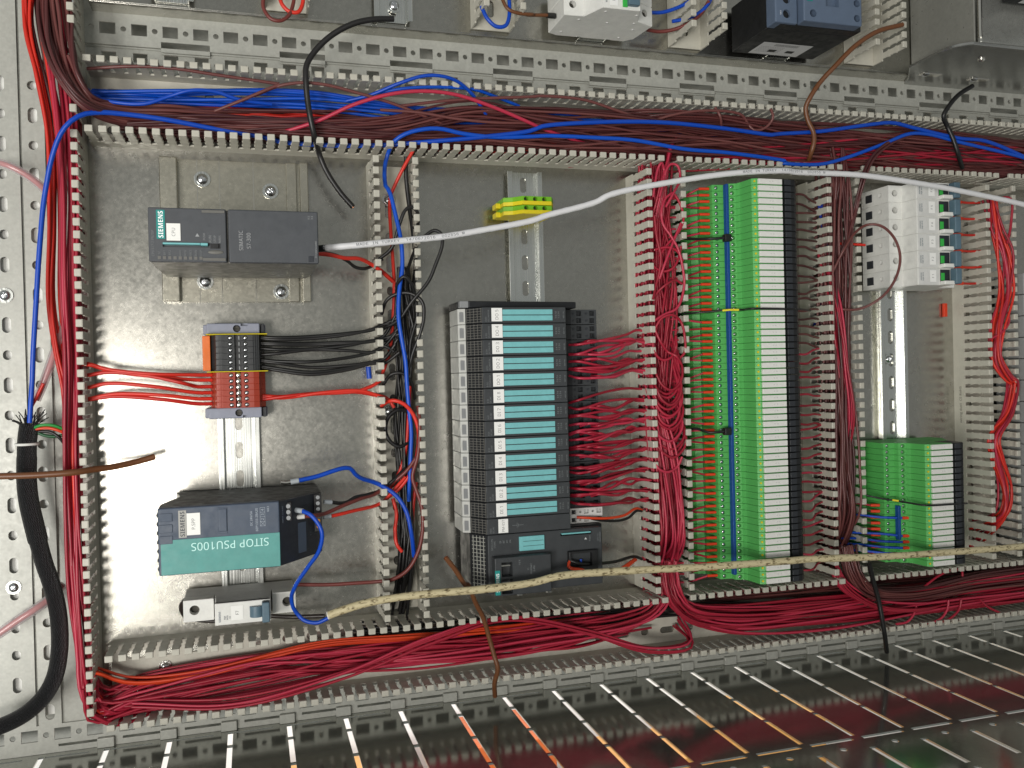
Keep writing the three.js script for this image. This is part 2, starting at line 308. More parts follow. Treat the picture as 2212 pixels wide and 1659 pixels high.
function ductWall(o, axis, at, from, to, out, skip = []) {
  const len = to - from, base = axis === 'x' ? B(len, 0.0015, 0.0155, (from + to) / 2, at - out * 0.00075, 0.00775) : B(0.0015, len, 0.0155, at - out * 0.00075, (from + to) / 2, 0.00775);
  part('side_wall', base, MAT.duct, o);
  const n = Math.floor(len / PITCH);
  for (let i = 0; i < n; i++) {
    const s = from + PITCH * (i + 0.5); if (skip.some(([a, b]) => s > a && s < b)) continue;
    const m = part('finger', fingerGeo, MAT.duct, o);
    if (axis === 'x') { m.position.set(s, at - out * 0.0015, 0); m.rotation.z = out > 0 ? 0 : Math.PI; }
    else { m.position.set(at - out * 0.0015, s, 0); m.rotation.z = out > 0 ? -Math.PI / 2 : Math.PI / 2; }
    m.rotation.z += rr(-0.012, 0.012); m.position.x += rr(-1, 1) * 0.00015; m.position.y += rr(-1, 1) * 0.00015;
  }
}
function ductBase(o, axis, a0, a1, b0, b1) {
  const hs = []; const c = (b0 + b1) / 2, w = b1 - b0;
  for (let s = a0 + 0.02, k = 0; s < a1 - 0.02; s += 0.025, k++) for (const q of w > 0.05 ? [-0.016, 0.016] : [0]) { const L = k % 2 ? 0.0085 : 0.016; hs.push(axis === 'x' ? slotHole(s, c + q, L, 0.0065) : slotHole(c + q, s, 0.0065, L)); }
  part('base', axis === 'x' ? sheet(rectPts(a0, a1, b0, b1), hs, 0.0015, 0.0004) : sheet(rectPts(b0, b1, a0, a1), hs, 0.0015, 0.0004), MAT.ductBase, o);
}
function duct(label, axis, a0, a1, b0, b1, skipLow, skipHigh) {
  const o = thing('cable_trunking', label, 'cable trunking', 'slotted wiring trunkings');
  ductBase(o, axis, a0, a1, b0 + 0.0016, b1 - 0.0016);
  ductWall(o, axis, b0, a0, a1, -1, skipLow); ductWall(o, axis, b1, a0, a1, 1, skipHigh);
  return o;
}
{
  const o = thing('cable_trunking', 'upright slotted trunking side beside the grey side frame', 'cable trunking', 'slotted wiring trunkings');
  ductWall(o, 'y', -0.1262, -0.265, 0.385, 1, [[0.205, 0.212], [0.222, 0.252]]);
}
duct('long slotted trunking below the perforated frame rail, full of brown and blue wires', 'x', -0.1225, 1.04, 0.2025, 0.2625, [[0.384, 0.396], [0.586, 0.604], [0.786, 0.80]], []);
duct('long slotted trunking above the slotted steel sheet, full of crimson wires', 'x', -0.1190, 1.04, -0.2765, -0.2170, [], [[0.3805, 0.397], [0.584, 0.602]]);
duct('narrow upright trunking between the power supply and the I/O modules, with black wires', 'y', -0.2140, 0.1960, 0.1075, 0.1465);
duct('narrow upright trunking between I/O modules and long relay row, full of crimson loops', 'y', -0.2140, 0.1960, 0.3670, 0.4070);
duct('narrow upright trunking between the long green relay row and the white breakers, with brown wires', 'y', -0.2140, 0.1960, 0.5670, 0.6060);
duct('narrow upright trunking beside the short green relay row, with few red wires', 'y', -0.2140, 0.1960, 0.7675, 0.8075);
{ // moulded mark on the wall of the last trunking
  const [g, m] = print(['wiring duct  CE RoHS'], 0.075, 0.0055, { fg: '#6d6a60', clear: true, px: 9000, weight: '' });
  g.rotateZ(Math.PI / 2); g.rotateY(-Math.PI / 2); g.rotateX(0);
  const o = scene.children.filter((c) => c.userData.category === 'cable trunking').pop();
  part('print', g, m, o, [0.7673, -0.045, 0.0095]);
}
// screws with washers
const screwGeo = (() => { const s = new THREE.SphereGeometry(0.0042, 14, 10).scale(1, 1, 0.62).translate(0, 0, 0.0012); return uvm(s); })();
const washerGeo = CY(0.0060, 0.0012, 20, 0, 0, 0.0006);
const headGeo = drill(screwGeo, [['b', 0, 0, 0.0040, 0.0040, 0.0009, 0.0013], ['b', 0, 0, 0.0040, 0.0009, 0.0040, 0.0013]]);
function screw(x, y, z, label, turn = 0.4, s = 1) {
  const o = thing('pan_head_screw', label, 'screw', 'pan head screws', [x, y, z]); o.rotation.z = turn; o.scale.setScalar(s);
  part('washer', washerGeo, MAT.rail, o); part('head', headGeo, MAT.screw, o); return o;
}
{ const q = (r, x, y, z, l, t, s) => { const p = Z(r, x, y, z); screw(p.x, p.y, z, l, t, s); };
  q('b1', 40, 832, -0.0005, 'cross head screw with washer on the side frame beside the blue wire', 0.3, 1.05); q('d1', 110, 228, -0.0005, 'cross head screw on the side frame beside the black braided sleeve', 0.7, 0.95);
  q('a2', 1065, 1585, 0.0022, 'cross head screw in the floor of the narrow trunking with black wires', 0.5); q('d1', 1310, 855, 0.0022, 'cross head screw in the floor of the trunking above the slotted sheet', 0.2, 0.9);
  q('a2', 1080, 250 + 640 * 1 + 6000 * 0 + 0, 0.0022, 'cross head screw in the floor of the trunking below the frame rail', 0.2, 0.8);
  q('c2', 1070, 240, 0.0022, 'cross head screw under the black wire loop in the narrow trunking', 0.9, 0.9); }
// DIN rails: hat section with oblong holes
function dinRail(label, xc, y0, y1, zb = 0.0003) {
  const o = thing('mounting_rail', label, 'mounting rail', 'hat section mounting rails');
  const L = y1 - y0, yc = (y0 + y1) / 2, hs = [];
  for (let y = y1 - 0.012; y > y0 + 0.01; y -= 0.025) hs.push(slotHole(xc, y, 0.0063, 0.0145));
  part('web', sheet(rectPts(xc - 0.0125, xc + 0.0125, y0, y1), hs, 0.001, zb), MAT.rail, o);
  for (const s of [-1, 1]) { part('flank', RB(0.0011, L, 0.0075, 0.0003, xc + s * 0.0131, yc, zb + 0.00375), MAT.rail, o); part('flange', RB(0.0045, L, 0.0011, 0.0004, xc + s * 0.01525, yc, zb + 0.0070), MAT.rail, o); }
  return o;
}
dinRail('zinc mounting rail between the red terminals and the power supply', -0.0105, -0.212, 0.052);
dinRail('zinc mounting rail behind the yellow and green earth terminals', 0.2585, -0.212, 0.196);
dinRail('zinc mounting rail under the long row of green relays', 0.478, -0.212, 0.190);
dinRail('zinc mounting rail between the white breakers and the short row of green relays', 0.681, -0.212, 0.194);
{ const p = Z('b4', 1135, 1335, 0.002); screw(p.x, p.y, 0.002, 'cross head screw in the mounting rail below the white breakers', 0.1, 0.9); }
// ---------------------------------------------------------------- devices in the first bay
// controller on its wide rail
{
  const o = thing('profile_rail', 'wide yellowish aluminium profile rail behind the dark grey controller', 'profile rail', null);
  const y0 = 0.0705, y1 = 0.1945, yc = (y0 + y1) / 2, L = y1 - y0;
  part('plate', RB(0.1200, L, 0.003, 0.0004, -0.0070, yc, 0.0018), MAT.alu, o);
  part('hook_bar', RB(0.0145, L, 0.0085, 0.0012, -0.0625, yc, 0.0070), MAT.alu, o);
  part('foot_bar', RB(0.0090, L, 0.0050, 0.0008, 0.0400, yc, 0.0050), MAT.alu, o);
  part('foot_bar', RB(0.0072, L, 0.0072, 0.0008, 0.0508, yc, 0.0062), MAT.alu, o);
  for (const x of [-0.0395, -0.0210, 0.0075]) part('scribe_ridge', B(0.0005, L, 0.0003, x, yc, 0.0034), MAT.chrome, o);
  for (const [r, x, y, l, t] of [['a1', 1600, 1420, 'screw in the wide profile rail nearest to the trunking and the hook bar', 0.1], ['a2', 130, 1515, 'screw in the wide profile rail beside the loose black wire', 0.9], ['b1', 1625, 722, 'screw in the wide profile rail below the controller by the hook bar', 0.5], ['b2', 215, 802, 'screw in the wide profile rail above the black terminals', 0.2]]) { const p = Z(r, x, y, 0.004); screw(p.x, p.y, 0.0034, l, t, 1.15); }
}
{
  const o = thing('controller', 'dark grey programmable controller with teal nameplate and white CPU label', 'controller', null);
  const zf = 0.115, x0 = -0.0692, x1 = 0.0540, y0 = 0.0908, y1 = 0.1312, xm = -0.0150;
  part('housing', prof([[x0 + 0.004, 0.010], [x1 - 0.004, 0.010], [x1 - 0.0006, 0.045], [x1 - 0.0006, zf - 0.004], [x0 + 0.0006, zf - 0.004], [x0 + 0.0006, 0.075]], y1 - y0 - 0.0006, 0.0006).translate(0, (y0 + y1) / 2, 0), MAT.cpuSide, o);
  part('front_panel', drill(BX(x0, xm + 0.0008, y0, y1, zf - 0.006, zf, 0.0009), [['b', -0.0430, 0.1035, zf, 0.0330, 0.0032, 0.003]]), MAT.cpu, o);
  const door = part('front_door', BX(xm + 0.0022, x1, y0, y1, zf - 0.006, zf + 0.0004, 0.0011), MAT.cpu, o);
  for (const s of [y0 + 0.0022, y1 - 0.0022]) part('door_latch', BX(xm - 0.0165, xm, s - 0.0011, s + 0.0011, zf, zf + 0.0008, 0.0003), MAT.cpuSide, o);
  const card = part('memory_card', BX(-0.0593, -0.0330, 0.1036, 0.1050, zf - 0.003, zf + 0.0022, 0.0004), MAT.tealLight, o);
  part('card_grip', BX(-0.0328, -0.0275, 0.1030, 0.1050, zf - 0.003, zf + 0.0030, 0.0005), MAT.tealLight, card);
  part('mode_switch', M(B(0.0070, 0.0036, 0.0006, -0.0225, 0.1030, zf + 0.0003), B(0.0020, 0.003, 0.002, -0.0212, 0.1030, zf + 0.001)), MAT.hollow, o);
  part('switch_dimple', uvm(new THREE.SphereGeometry(0.005, 14, 8).scale(1.15, 0.32, 0.12).translate(-0.0222, 0.0985, zf)), MAT.cpuSide, o);
  for (let i = 0; i < 9; i++) part('status_led', B(0.0022, 0.0022, 0.0006, -0.0620 + 0.00365 * i, 0.0938, zf + 0.0002), MAT.cpuSide, o);
  part('door_lock', BX(0.0460, 0.0500, 0.0920, 0.0965, zf, zf + 0.0008, 0.0003), MAT.psuDark, door);
  const zt = zf + 0.0004;
  stick('nameplate', o, -0.0605, 0.1185, zt, 'SIEMENS', 0.0215, 0.0060, { bg: '#168c86', turn: 90, size: 0.85, px: 16000 });
  stick('marker_label', o, -0.0517, 0.1130, zt + 0.0002, 'CPU', 0.0128, 0.0098, { fg: '#8a8a8a', bg: '#f2f2ee', turn: 90, size: 0.36, weight: '' });
  const grey = { fg: '#9a9c9e', clear: true, weight: '', turn: 90, px: 14000 };
  stick('print', o, -0.0008, 0.1075, zf + 0.0010, ['SIMATIC', 'S7-300'], 0.0190, 0.0112, { ...grey, size: 0.72 });
  stick('print', o, -0.0662, 0.1045, zt, 'CPU317-2 PN/DP', 0.0230, 0.0032, { ...grey, fg: '#777a7d' });
  stick('print', o, -0.0225, 0.1083, zt, ['RUN', 'STOP', 'MRES'], 0.0060, 0.0105, { ...grey, fg: '#85888a' });
  stick('print', o, -0.0302, 0.1100, zt, 'PUSH', 0.0062, 0.0028, { ...grey, fg: '#8a8c8e' });
  stick('print', o, -0.0352, 0.1108, zt, '', 0.0056, 0.0044, { ...grey, draw: (x, w, h) => { x.beginPath(); x.moveTo(w * 0.35, h * 0.9); x.lineTo(w * 0.35, h * 0.2); x.lineTo(w * 0.8, h * 0.55); x.fill(); } });
  stick('print', o, -0.0474, 0.0976, zt, ['SF', 'BF1', 'BF2', '', 'MAINT', 'DC5V', 'FRCE', 'RUN', 'STOP'], 0.0050, 0.0330, { ...grey, fg: '#75787a', size: 0.62 });
  stick('print', o, 0.0482, 0.1262, zf + 0.0010, ['X 2', '3 4'], 0.0045, 0.0050, grey);
  stick('print', o, 0.0520, 0.1015, zf + 0.0010, '317-2EK14-0AB0', 0.0190, 0.0022, grey);
}
// terminal blocks on the rail
function terminalBlock(o, w, m, hi) {
  part('body', drill(prof([[-0.0222, 0.008], [0.0222, 0.008], [0.0222, 0.030], [0.0185, 0.036], [0.0170, 0.0435], [0.0125, 0.0450], [-0.0125, 0.0450], [-0.0170, 0.0435], [-0.0190, 0.036], [-0.0222, 0.030]], w, 0.0002), [['b', 0.0002, 0, 0.0452, 0.0048, w * 1.2, 0.0040], ['c', 0.0066, 0, 0.0452, 0.0019, 0.0030], ['c', -0.0054, 0, 0.0452, 0.0019, 0.0030]]), m, o);
  for (const s of [-1, 1]) { part('clamp_screw', drill(uvm(new THREE.SphereGeometry(0.0016, 10, 6).scale(1, 1, 0.5).translate(s * 0.0060 + 0.0006, 0, 0.0444)), [['b', s * 0.0060 + 0.0006, 0, 0.0454, 0.0040, 0.0004, 0.0006]]), MAT.screw, o); }
  for (let i = 0; i < 3; i++) part('rib', B(0.0006, w, 0.0006, hi * (0.0138 + 0.0017 * i), 0, 0.0445 - i * 0.0008), m, o);
}
{
  const xc = -0.0095, w = 0.00508;
  let first = null;
  const near = ['next to the upper yellow divider', 'second below the upper yellow divider', 'third below the upper yellow divider', 'third above the lower yellow divider', 'second above the lower yellow divider', 'touching the lower yellow divider'];
  for (let i = 0; i < 6; i++) {
    const l = 'black screw terminal block ' + near[i];
    const o = first ? copyOf(first, l) : (first = thing('terminal_block', l, 'terminal block', 'black terminal blocks'));
    if (!i) { terminalBlock(o, w, MAT.blackTerm, 1); part('jumper_pocket', BX(0.0010, 0.0022, -0.0016, 0.0016, 0.0415, 0.0440, 0.0003), MAT.etGrey, o); }
    o.position.set(xc, 0.0399 - 0.0002 - w * (i + 0.5), 0);
  }
  const nearR = ['touching the lower yellow divider', 'second below the lower yellow divider', 'third below the lower yellow divider', 'third above the lower grey end bracket', 'second above the lower grey end bracket', 'touching the lower grey end bracket'];
  let fr = null;
  for (let i = 0; i < 6; i++) {
    const l = 'brick red screw terminal block ' + nearR[i];
    const o = fr ? copyOf(fr, l) : (fr = thing('terminal_block', l, 'terminal block', 'brick red terminal blocks'));
    if (!i) { terminalBlock(o, w * 0.98, MAT.redTerm, -1); part('jumper_screw', uvm(new THREE.SphereGeometry(0.0023, 12, 8).scale(1, 1, 0.45).translate(0.0004, 0, 0.0440)), MAT.chrome, o); }
    o.position.set(xc, 0.0085 - w * 0.98 * (i + 0.5), 0);
  }
  for (const [y, l] of [[0.0402, 'thin yellow divider plate above the black terminals'], [0.0090, 'thin yellow divider plate between black and red terminals']]) single('divider_plate', RB(0.0490, 0.0007, 0.036, 0.0003, xc, y, 0.0292), MAT.yellow, l, 'divider plate', 'yellow divider plates');
  single('marker_strip', BX(-0.0375, -0.0312, 0.0102, 0.0395, 0.030, 0.0350, 0.0006), MAT.orange, 'orange marker strip along the black terminals', 'marker strip');
  for (const [y, l, s] of [[0.0452, 'grey plastic end bracket above the black terminals', 1], [-0.0258, 'grey plastic end bracket below the red terminals', -1]]) {
    const o = thing('end_bracket', l, 'end bracket', 'grey end brackets', [xc, y, 0]);
    part('body', drill(BX(-0.0240, 0.0185, -0.0045, 0.0045, 0.004, 0.0400, 0.0010), [['c', 0, 0, 0.0400, 0.0031, 0.007], ['b', 0.0060, s * 0.0036, 0.0400, 0.0056, 0.0030, 0.004]]), MAT.bracket, o);
    part('foot', BX(-0.0275, 0.0235, -0.0042, 0.0042, 0.004, 0.026, 0.0010), MAT.bracket, o);
    part('clip', BX(0.0192, 0.0222, -0.0042, 0.0042, 0.026, 0.036, 0.0004), MAT.relay, o);
    part('screw', drill(CY(0.0024, 0.0030, 12, 0, 0, 0.0350), [['b', 0, 0, 0.0365, 0.006, 0.0008, 0.0012]]), MAT.screwDark, o);
  }
}
// power supply
{
  const o = thing('power_supply', 'blue grey power supply with a broad teal front stripe', 'power supply', null);
  const zf = 0.110, x0 = -0.0690, x1 = 0.0195, y0 = -0.1440, y1 = -0.0930, yc = (y0 + y1) / 2, h = y1 - y0;
  part('housing', prof([[-0.0630, 0.008], [0.0545, 0.008], [0.0545, 0.055], [0.0540, 0.062], [0.0420, 0.072], [0.0200, zf - 0.006], [x0 + 0.006, zf - 0.006], [x0, zf - 0.012], [x0 - 0.0002, 0.085], [-0.0580, 0.040]], h - 0.0006, 0.0006).translate(0, yc, 0), MAT.psuSide, o);
  part('front_panel', BX(x0, x1, y0, y1, zf - 0.009, zf, 0.0014), MAT.psu, o);
  part('stripe', BX(x0 + 0.0018, x1 - 0.0004, y0 + 0.0006, y0 + 0.0268, zf - 0.001, zf + 0.0004, 0.0003), MAT.teal, o);
  for (let i = 0; i < 3; i++) part('vent_flap', BX(x0 + 0.0008, x0 + 0.0105, y1 - 0.0040 - 0.0085 * i - 0.0062, y1 - 0.0040 - 0.0085 * i, zf - 0.0005, zf + 0.0005, 0.0004), MAT.psu, o);
  for (let i = 0; i < 7; i++) part('vent_slot', BX(x0 - 0.0012, x0 + 0.002, y1 - 0.004 - 0.0068 * i - 0.0034, y1 - 0.004 - 0.0068 * i, zf - 0.012, zf - 0.003, 0.0012), MAT.psuDark, o);
  const hd = part('handle_recess', BX(-0.0262, -0.0192, y0 + 0.0288, y1 - 0.0020, zf - 0.0004, zf + 0.0004, 0.0003), MAT.psu, o);
  part('handle', BX(-0.0258, -0.0196, y0 + 0.0305, y1 - 0.0030, zf - 0.0004, zf + 0.0010, 0.0006), MAT.psu, hd);
  const zt = zf + 0.0003;
  stick('nameplate', o, -0.0515, -0.1058, zt, 'SIEMENS', 0.0205, 0.0056, { fg: '#3a3e44', bg: '#a8a7a2', turn: 90, size: 0.86, px: 16000 });
  stick('marker_label', o, -0.0437, -0.1062, zt + 0.0002, 'P.SPP', 0.0166, 0.0096, { fg: '#6a6a6a', bg: '#efefeb', turn: 90, size: 0.36, weight: '' });
  stick('print', o, -0.0195 + 0.002, -0.1235, zf + 0.0007, 'SITOP PSU100S', 0.0660, 0.0084, { fg: '#c4f2ec', clear: true, turn: 180, size: 0.98, weight: '', px: 12000 });
  const g = { fg: '#aab4c0', clear: true, weight: '', turn: 90, px: 14000 };
  stick('print', o, -0.0018, -0.1050, zt, 'DC 24V/5A', 0.0125, 0.0030, g);
  stick('print', o, 0.0022, -0.1062, zt, '6EP1333-2BA20', 0.0190, 0.0034, g);
  stick('print', o, 0.0066, -0.1042, zt, '', 0.0148, 0.0040, { ...g, draw: (x, w, hh) => { x.lineWidth = 3; for (let i = 0; i < 4; i++) { x.strokeRect(w * (0.02 + 0.24 * i), 3, w * 0.24, hh - 6); x.font = `${hh * 0.7}px sans-serif`; if (i) x.fillText(String(i + 1), w * (0.14 + 0.24 * i), hh / 2); } x.beginPath(); x.moveTo(w * 0.02, 3); x.lineTo(w * 0.26, hh - 3); x.moveTo(w * 0.26, 3); x.lineTo(w * 0.02, hh - 3); x.stroke(); } });
  stick('print', o, 0.0108, -0.0985, zt, '06E3', 0.0062, 0.0026, g);
  // connection side, falling back in steps
  part('terminal_face', prof([[0.0195, zf - 0.012], [0.0195, zf - 0.001], [0.0505, 0.0700], [0.0545, 0.0625], [0.0530, 0.055]], h - 0.001, 0.0004).translate(0, yc, 0), MAT.psuDark, o);
  const t1 = part('input_terminal', BX(0.0240, 0.0290, -0.1105, -0.0955, 0.094, 0.1015, 0.0006), MAT.black, o);
  for (let i = 0; i < 3; i++) part('clamp_screw', CY(0.0017, 0.0012, 12, 0.0262, -0.0985 - 0.0046 * i, 0.1018), MAT.screw, t1);
  const t2 = part('output_terminal', BX(0.0478, 0.0540, -0.1250, -0.0940, 0.055, 0.0745, 0.0006), MAT.black, o);
  for (let i = 0; i < 6; i++) part('clamp_screw', CY(0.0016, 0.0012, 12, 0.0510, -0.0965 - 0.0048 * i, 0.0748), i > 2 ? MAT.brass : MAT.screw, t2);
  part('recess', prof([[0.0310, 0.0885], [0.0310, 0.0925], [0.0425, 0.0815], [0.0425, 0.0775]], 0.0360, 0.0002).translate(0, -0.1190, 0), MAT.psuDark, o);
  part('adjuster_cover', prof([[0.0335, 0.0890], [0.0335, 0.0913], [0.0405, 0.0845], [0.0405, 0.0820]], 0.0245, 0.0003).translate(0, -0.1262, 0), MAT.psu, o);
  for (const [x, z, y, tx, wl] of [[0.0218, 0.1075, -0.104, 'INPUT  L1 N PE', 0.016], [0.0445, 0.0790, -0.1235, '+  +  -  -', 0.013]]) { const [gg, mm] = print(tx, wl, 0.0024, { fg: '#8d96a2', clear: true, weight: '', turn: 90, px: 14000 }); gg.rotateY(0.86); part('print', gg, mm, o, [x, y, z]); }
}
// single breaker below the power supply
{
  const o = thing('circuit_breaker', 'single white miniature breaker with grey toggle marked F7', 'circuit breaker', null, [-0.0120, -0.1868, 0]);
  const w = 0.0178;
  part('housing', prof([[-0.0450, 0.006], [0.0435, 0.006], [0.0440, 0.0360], [0.0250, 0.0362], [0.0225, 0.0680], [-0.0190, 0.0680], [-0.0212, 0.0362], [-0.0450, 0.0362]], w, 0.0004), MAT.whiteLid, o);
  part('line_cover', drill(BX(-0.0452, -0.0214, -w / 2, w / 2, 0.0365, 0.0495, 0.0005), [['c', -0.0365, 0.0005, 0.0495, 0.0040, 0.011]]), MAT.white, o);
  part('load_cover', drill(BX(0.0252, 0.0445, -w / 2, w / 2, 0.0365, 0.0492, 0.0005), [['c', 0.0372, 0.0005, 0.0492, 0.0040, 0.011]]), MAT.white, o);
  part('front_cover', BX(-0.0200, 0.0235, -w / 2, w / 2, 0.0640, 0.0695, 0.0006), MAT.white, o);
  for (const x of [-0.0365, 0.0372]) part('clamp_screw', CY(0.0038, 0.0020, 16, x, 0.0005, 0.0405), MAT.screwDark, o);
  const tg = part('toggle', uvm(new THREE.CylinderGeometry(0.0058, 0.0058, w * 0.5, 14).translate(0.0125, 0, 0.0680)), MAT.greyBlue, o);
  part('toggle_grip', BX(0.0165, 0.0225, -0.0082, 0.0082, 0.0690, 0.0775, 0.0010), MAT.greyBlue, tg);
  stick('marker_label', o, -0.0028, 0.0002, 0.0698, 'F7', 0.0115, 0.0094, { fg: '#555', bg: '#f0f0ec', turn: 90, size: 0.36, weight: '' });
  stick('print', o, -0.0163, -0.0020, 0.0698, 'SIEMENS', 0.0115, 0.0026, { fg: '#8b9098', clear: true, turn: 90 });
  stick('print', o, -0.0105, -0.0030, 0.0698, ['5SJ6', 'MCB', 'C6'], 0.0070, 0.0060, { fg: '#9a9ca0', clear: true, turn: 90 });
}
// ---------------------------------------------------------------- I/O station in the second bay
{
  const zf = 0.068, pitch = 0.01435, xF0 = 0.1965, xF1 = 0.2748, top = 0.0608;
  const names = ['DO 5', 'DO 4', 'DO 3', 'DO 2', 'DO 1', 'DI 8', 'DI 7', 'DI 6', 'DI 5', 'DI 4', 'DI 3', 'DI 2', 'DI 1'];
  const build = (o, withLabels) => {
    const w = pitch - 0.0004;
    part('body', prof([[0.1850, 0.012], [0.2900, 0.012], [0.2900, 0.040], [xF1, 0.041], [xF1, zf - 0.002], [xF0, zf - 0.002], [0.1850, 0.050]], w, 0.0003), MAT.etDark, o);
    part('front_face', BX(xF0, xF1, -w / 2, w / 2, zf - 0.004, zf, 0.0006), MAT.et, o);
    const gx = [[0.1866, 0.0520], [xF0, zf - 0.0005]];           // sloping vent grille
    const sl = Math.atan2(gx[1][1] - gx[0][1], gx[1][0] - gx[0][0]), L = Math.hypot(gx[1][1] - gx[0][1], gx[1][0] - gx[0][0]);
    const grid = []; for (let i = 0; i < 6; i++) grid.push(B(L, 0.0005, 0.0006, 0, -w / 2 + 0.0012 + i * (w - 0.0024) / 5, 0.0004)); for (let i = 0; i < 5; i++) grid.push(B(0.0005, w - 0.001, 0.0006, -L / 2 + 0.0004 + i * (L - 0.0008) / 4, 0, 0.0005));
    part('vent_grille', M(...grid).rotateY(-sl).translate((gx[0][0] + gx[1][0]) / 2, 0, (gx[0][1] + gx[1][1]) / 2), MAT.cpuSide, o);
    part('bus_cover', prof([[0.1800, 0.012], [0.1846, 0.012], [0.1862, 0.0512], [0.1795, 0.0470]], w, 0.0003), MAT.etWhite, o);
    part('bus_window', B(0.0040, w * 0.62, 0.0008, 0.1826, -0.0005, 0.0496).rotateY(0), MAT.etGrey, o);
    const ports = []; for (let c = 0; c < 3; c++) for (const s of [-1, 1]) ports.push(['b', xF1 + 0.0105 + 0.0132 * c, s * w * 0.24, 0.0385, 0.0048, 0.0044, 0.006]);
    const tb = part('terminal_carrier', drill(BX(xF1 + 0.0008, 0.3165, -w / 2, w / 2, 0.012, 0.0385, 0.0004), ports), MAT.et, o);
    for (let c = 0; c < 3; c++) for (const s of [-1, 1]) part('release_dot', CY(0.0011, 0.0008, 8, xF1 + 0.0048 + 0.0132 * c, s * w * 0.24, 0.0388), MAT.relay, tb);
    if (withLabels) for (const s of [-1, 1]) part('legend_strip', BX(0.2150, 0.2620, s * w * 0.19 - w * 0.165, s * w * 0.19 + w * 0.165, zf - 0.0004, zf + 0.0005, 0.0002), MAT.tealLight, o);
    const d = { fg: '#7f8486', clear: true, weight: '', turn: 90, px: 12000 };
    if (withLabels) { stick('print', o, 0.2665, 0, zf + 0.0004, ['5 6 7 8', '1 2 3 4'], 0.0098, 0.0052, { ...d, turn: 90 }); stick('print', o, 0.2725, 0, zf + 0.0004, '6ES7 132', 0.0120, 0.0018, d); }
  };
  const first = thing('io_module', '', 'module', 'row of I/O modules'); build(first, true);
  const mods = names.map((n, i) => { const o = i ? copyOf(first) : first; o.userData.label = 'dark I/O module with two teal strips and white tag ' + n.slice(0, 2) + ' ' + ['', 'one', 'two', 'three', 'four', 'five', 'six', 'seven', 'eight'][+n[3]]; return o; });
  names.forEach((n, i) => {
    const o = mods[i];
    o.position.set(0, top - pitch * (i + 0.5), 0);
    stick('tag', o, 0.2098, 0.0003, zf + 0.0012, n, 0.0118, 0.0098, { fg: '#8b8b8b', bg: '#efefec', turn: 90, size: 0.42, weight: '' });
    stick('print', o, 0.2012, 0, zf + 0.0004, i < 5 ? ['8 DO', 'DC24V/0.5A'] : ['8 DI', 'DC24V'], 0.0120, 0.0048, { fg: '#777b7d', clear: true, turn: 90, weight: '', align: 'left' });
  });
  const end = thing('end_cover', 'black end cover above the DO 5 module', 'end cover', null); part('cover', prof([[0.1795, 0.012], [0.2930, 0.012], [0.2930, 0.046], [0.1890, 0.055], [0.1795, 0.048]], 0.0060, 0.0006).translate(0, top + 0.0034, 0), MAT.etDark, end); part('grip', BX(0.1800, 0.1880, top + 0.0004, top + 0.0064, 0.048, 0.0545, 0.0006), MAT.etGrey, end);
  // power module
  const yp = top - pitch * 13.5;
  const pm = thing('power_module', 'dark power module with white PM-EST tag and white clamp block', 'module', 'row of I/O modules'); build(pm, false); pm.position.set(0, yp, 0);
  stick('tag', pm, 0.2110, 0.0003, zf + 0.0012, 'PM-EST', 0.0122, 0.0090, { fg: '#777', bg: '#efefec', turn: 90, size: 0.36, weight: '' });
  stick('print', pm, 0.2270, 0, zf + 0.0004, '', 0.0120, 0.0150, { fg: '#8a8f91', clear: true, px: 9000, turn: 90, draw: (x, w, h) => { x.lineWidth = 2; x.beginPath(); x.moveTo(w * 0.5, 0); x.lineTo(w * 0.5, h * 0.3); x.moveTo(w * 0.3, h * 0.3); x.lineTo(w * 0.7, h * 0.3); x.moveTo(w * 0.38, h * 0.38); x.lineTo(w * 0.62, h * 0.38); x.moveTo(w * 0.5, h * 0.38); x.lineTo(w * 0.5, h * 0.7); x.stroke(); } });
  stick('print', pm, 0.2010, 0, zf + 0.0004, ['PM-E', 'DC24V'], 0.0120, 0.0048, { fg: '#777b7d', clear: true, turn: 90, weight: '', align: 'left' });
  const wp = []; for (let c = 0; c < 3; c++) for (const s of [-1, 1]) wp.push(['b', 0.2870 + 0.0126 * c, s * 0.0037, 0.0440, 0.0048, 0.0042, 0.005], ['c', 0.2808 + 0.0126 * c, s * 0.0037, 0.0440, 0.0012, 0.004]);
  part('white_clamp_block', drill(BX(0.2770, 0.3160, -0.0072, 0.0072, 0.0380, 0.0440, 0.0006), wp), MAT.whiteLid, pm);
  // interface module
  const im = thing('interface_module', 'wide dark interface module with teal card slot at the foot of the I/O row', 'module', null);
  const yi1 = yp - pitch / 2 - 0.0003, yi0 = yi1 - 0.052, ym = (yi0 + yi1) / 2, hh = yi1 - yi0;
  part('body', prof([[0.1850, 0.012], [0.3120, 0.012], [0.3120, 0.050], [xF0, zf - 0.003], [0.1850, 0.050]], hh, 0.0004).translate(0, ym, 0), MAT.etDark, im);
  part('front_face', drill(BX(xF0 + 0.0005, 0.3050, yi0, yi1, zf - 0.008, zf - 0.0008, 0.0008), [['b', 0.2800, yi1 - 0.0042, zf - 0.0008, 0.0300, 0.0030, 0.004]]), MAT.et, im);
  part('lower_front', drill(BX(0.2000, 0.2520, yi0, yi1 - 0.0185, zf - 0.004, zf + 0.0100, 0.0010), [['b', 0.2110, yi1 - 0.0290, zf + 0.0100, 0.0100, 0.0130, 0.010], ['b', 0.2110, yi1 - 0.0440, zf + 0.0100, 0.0100, 0.0130, 0.010]]), MAT.et, im);
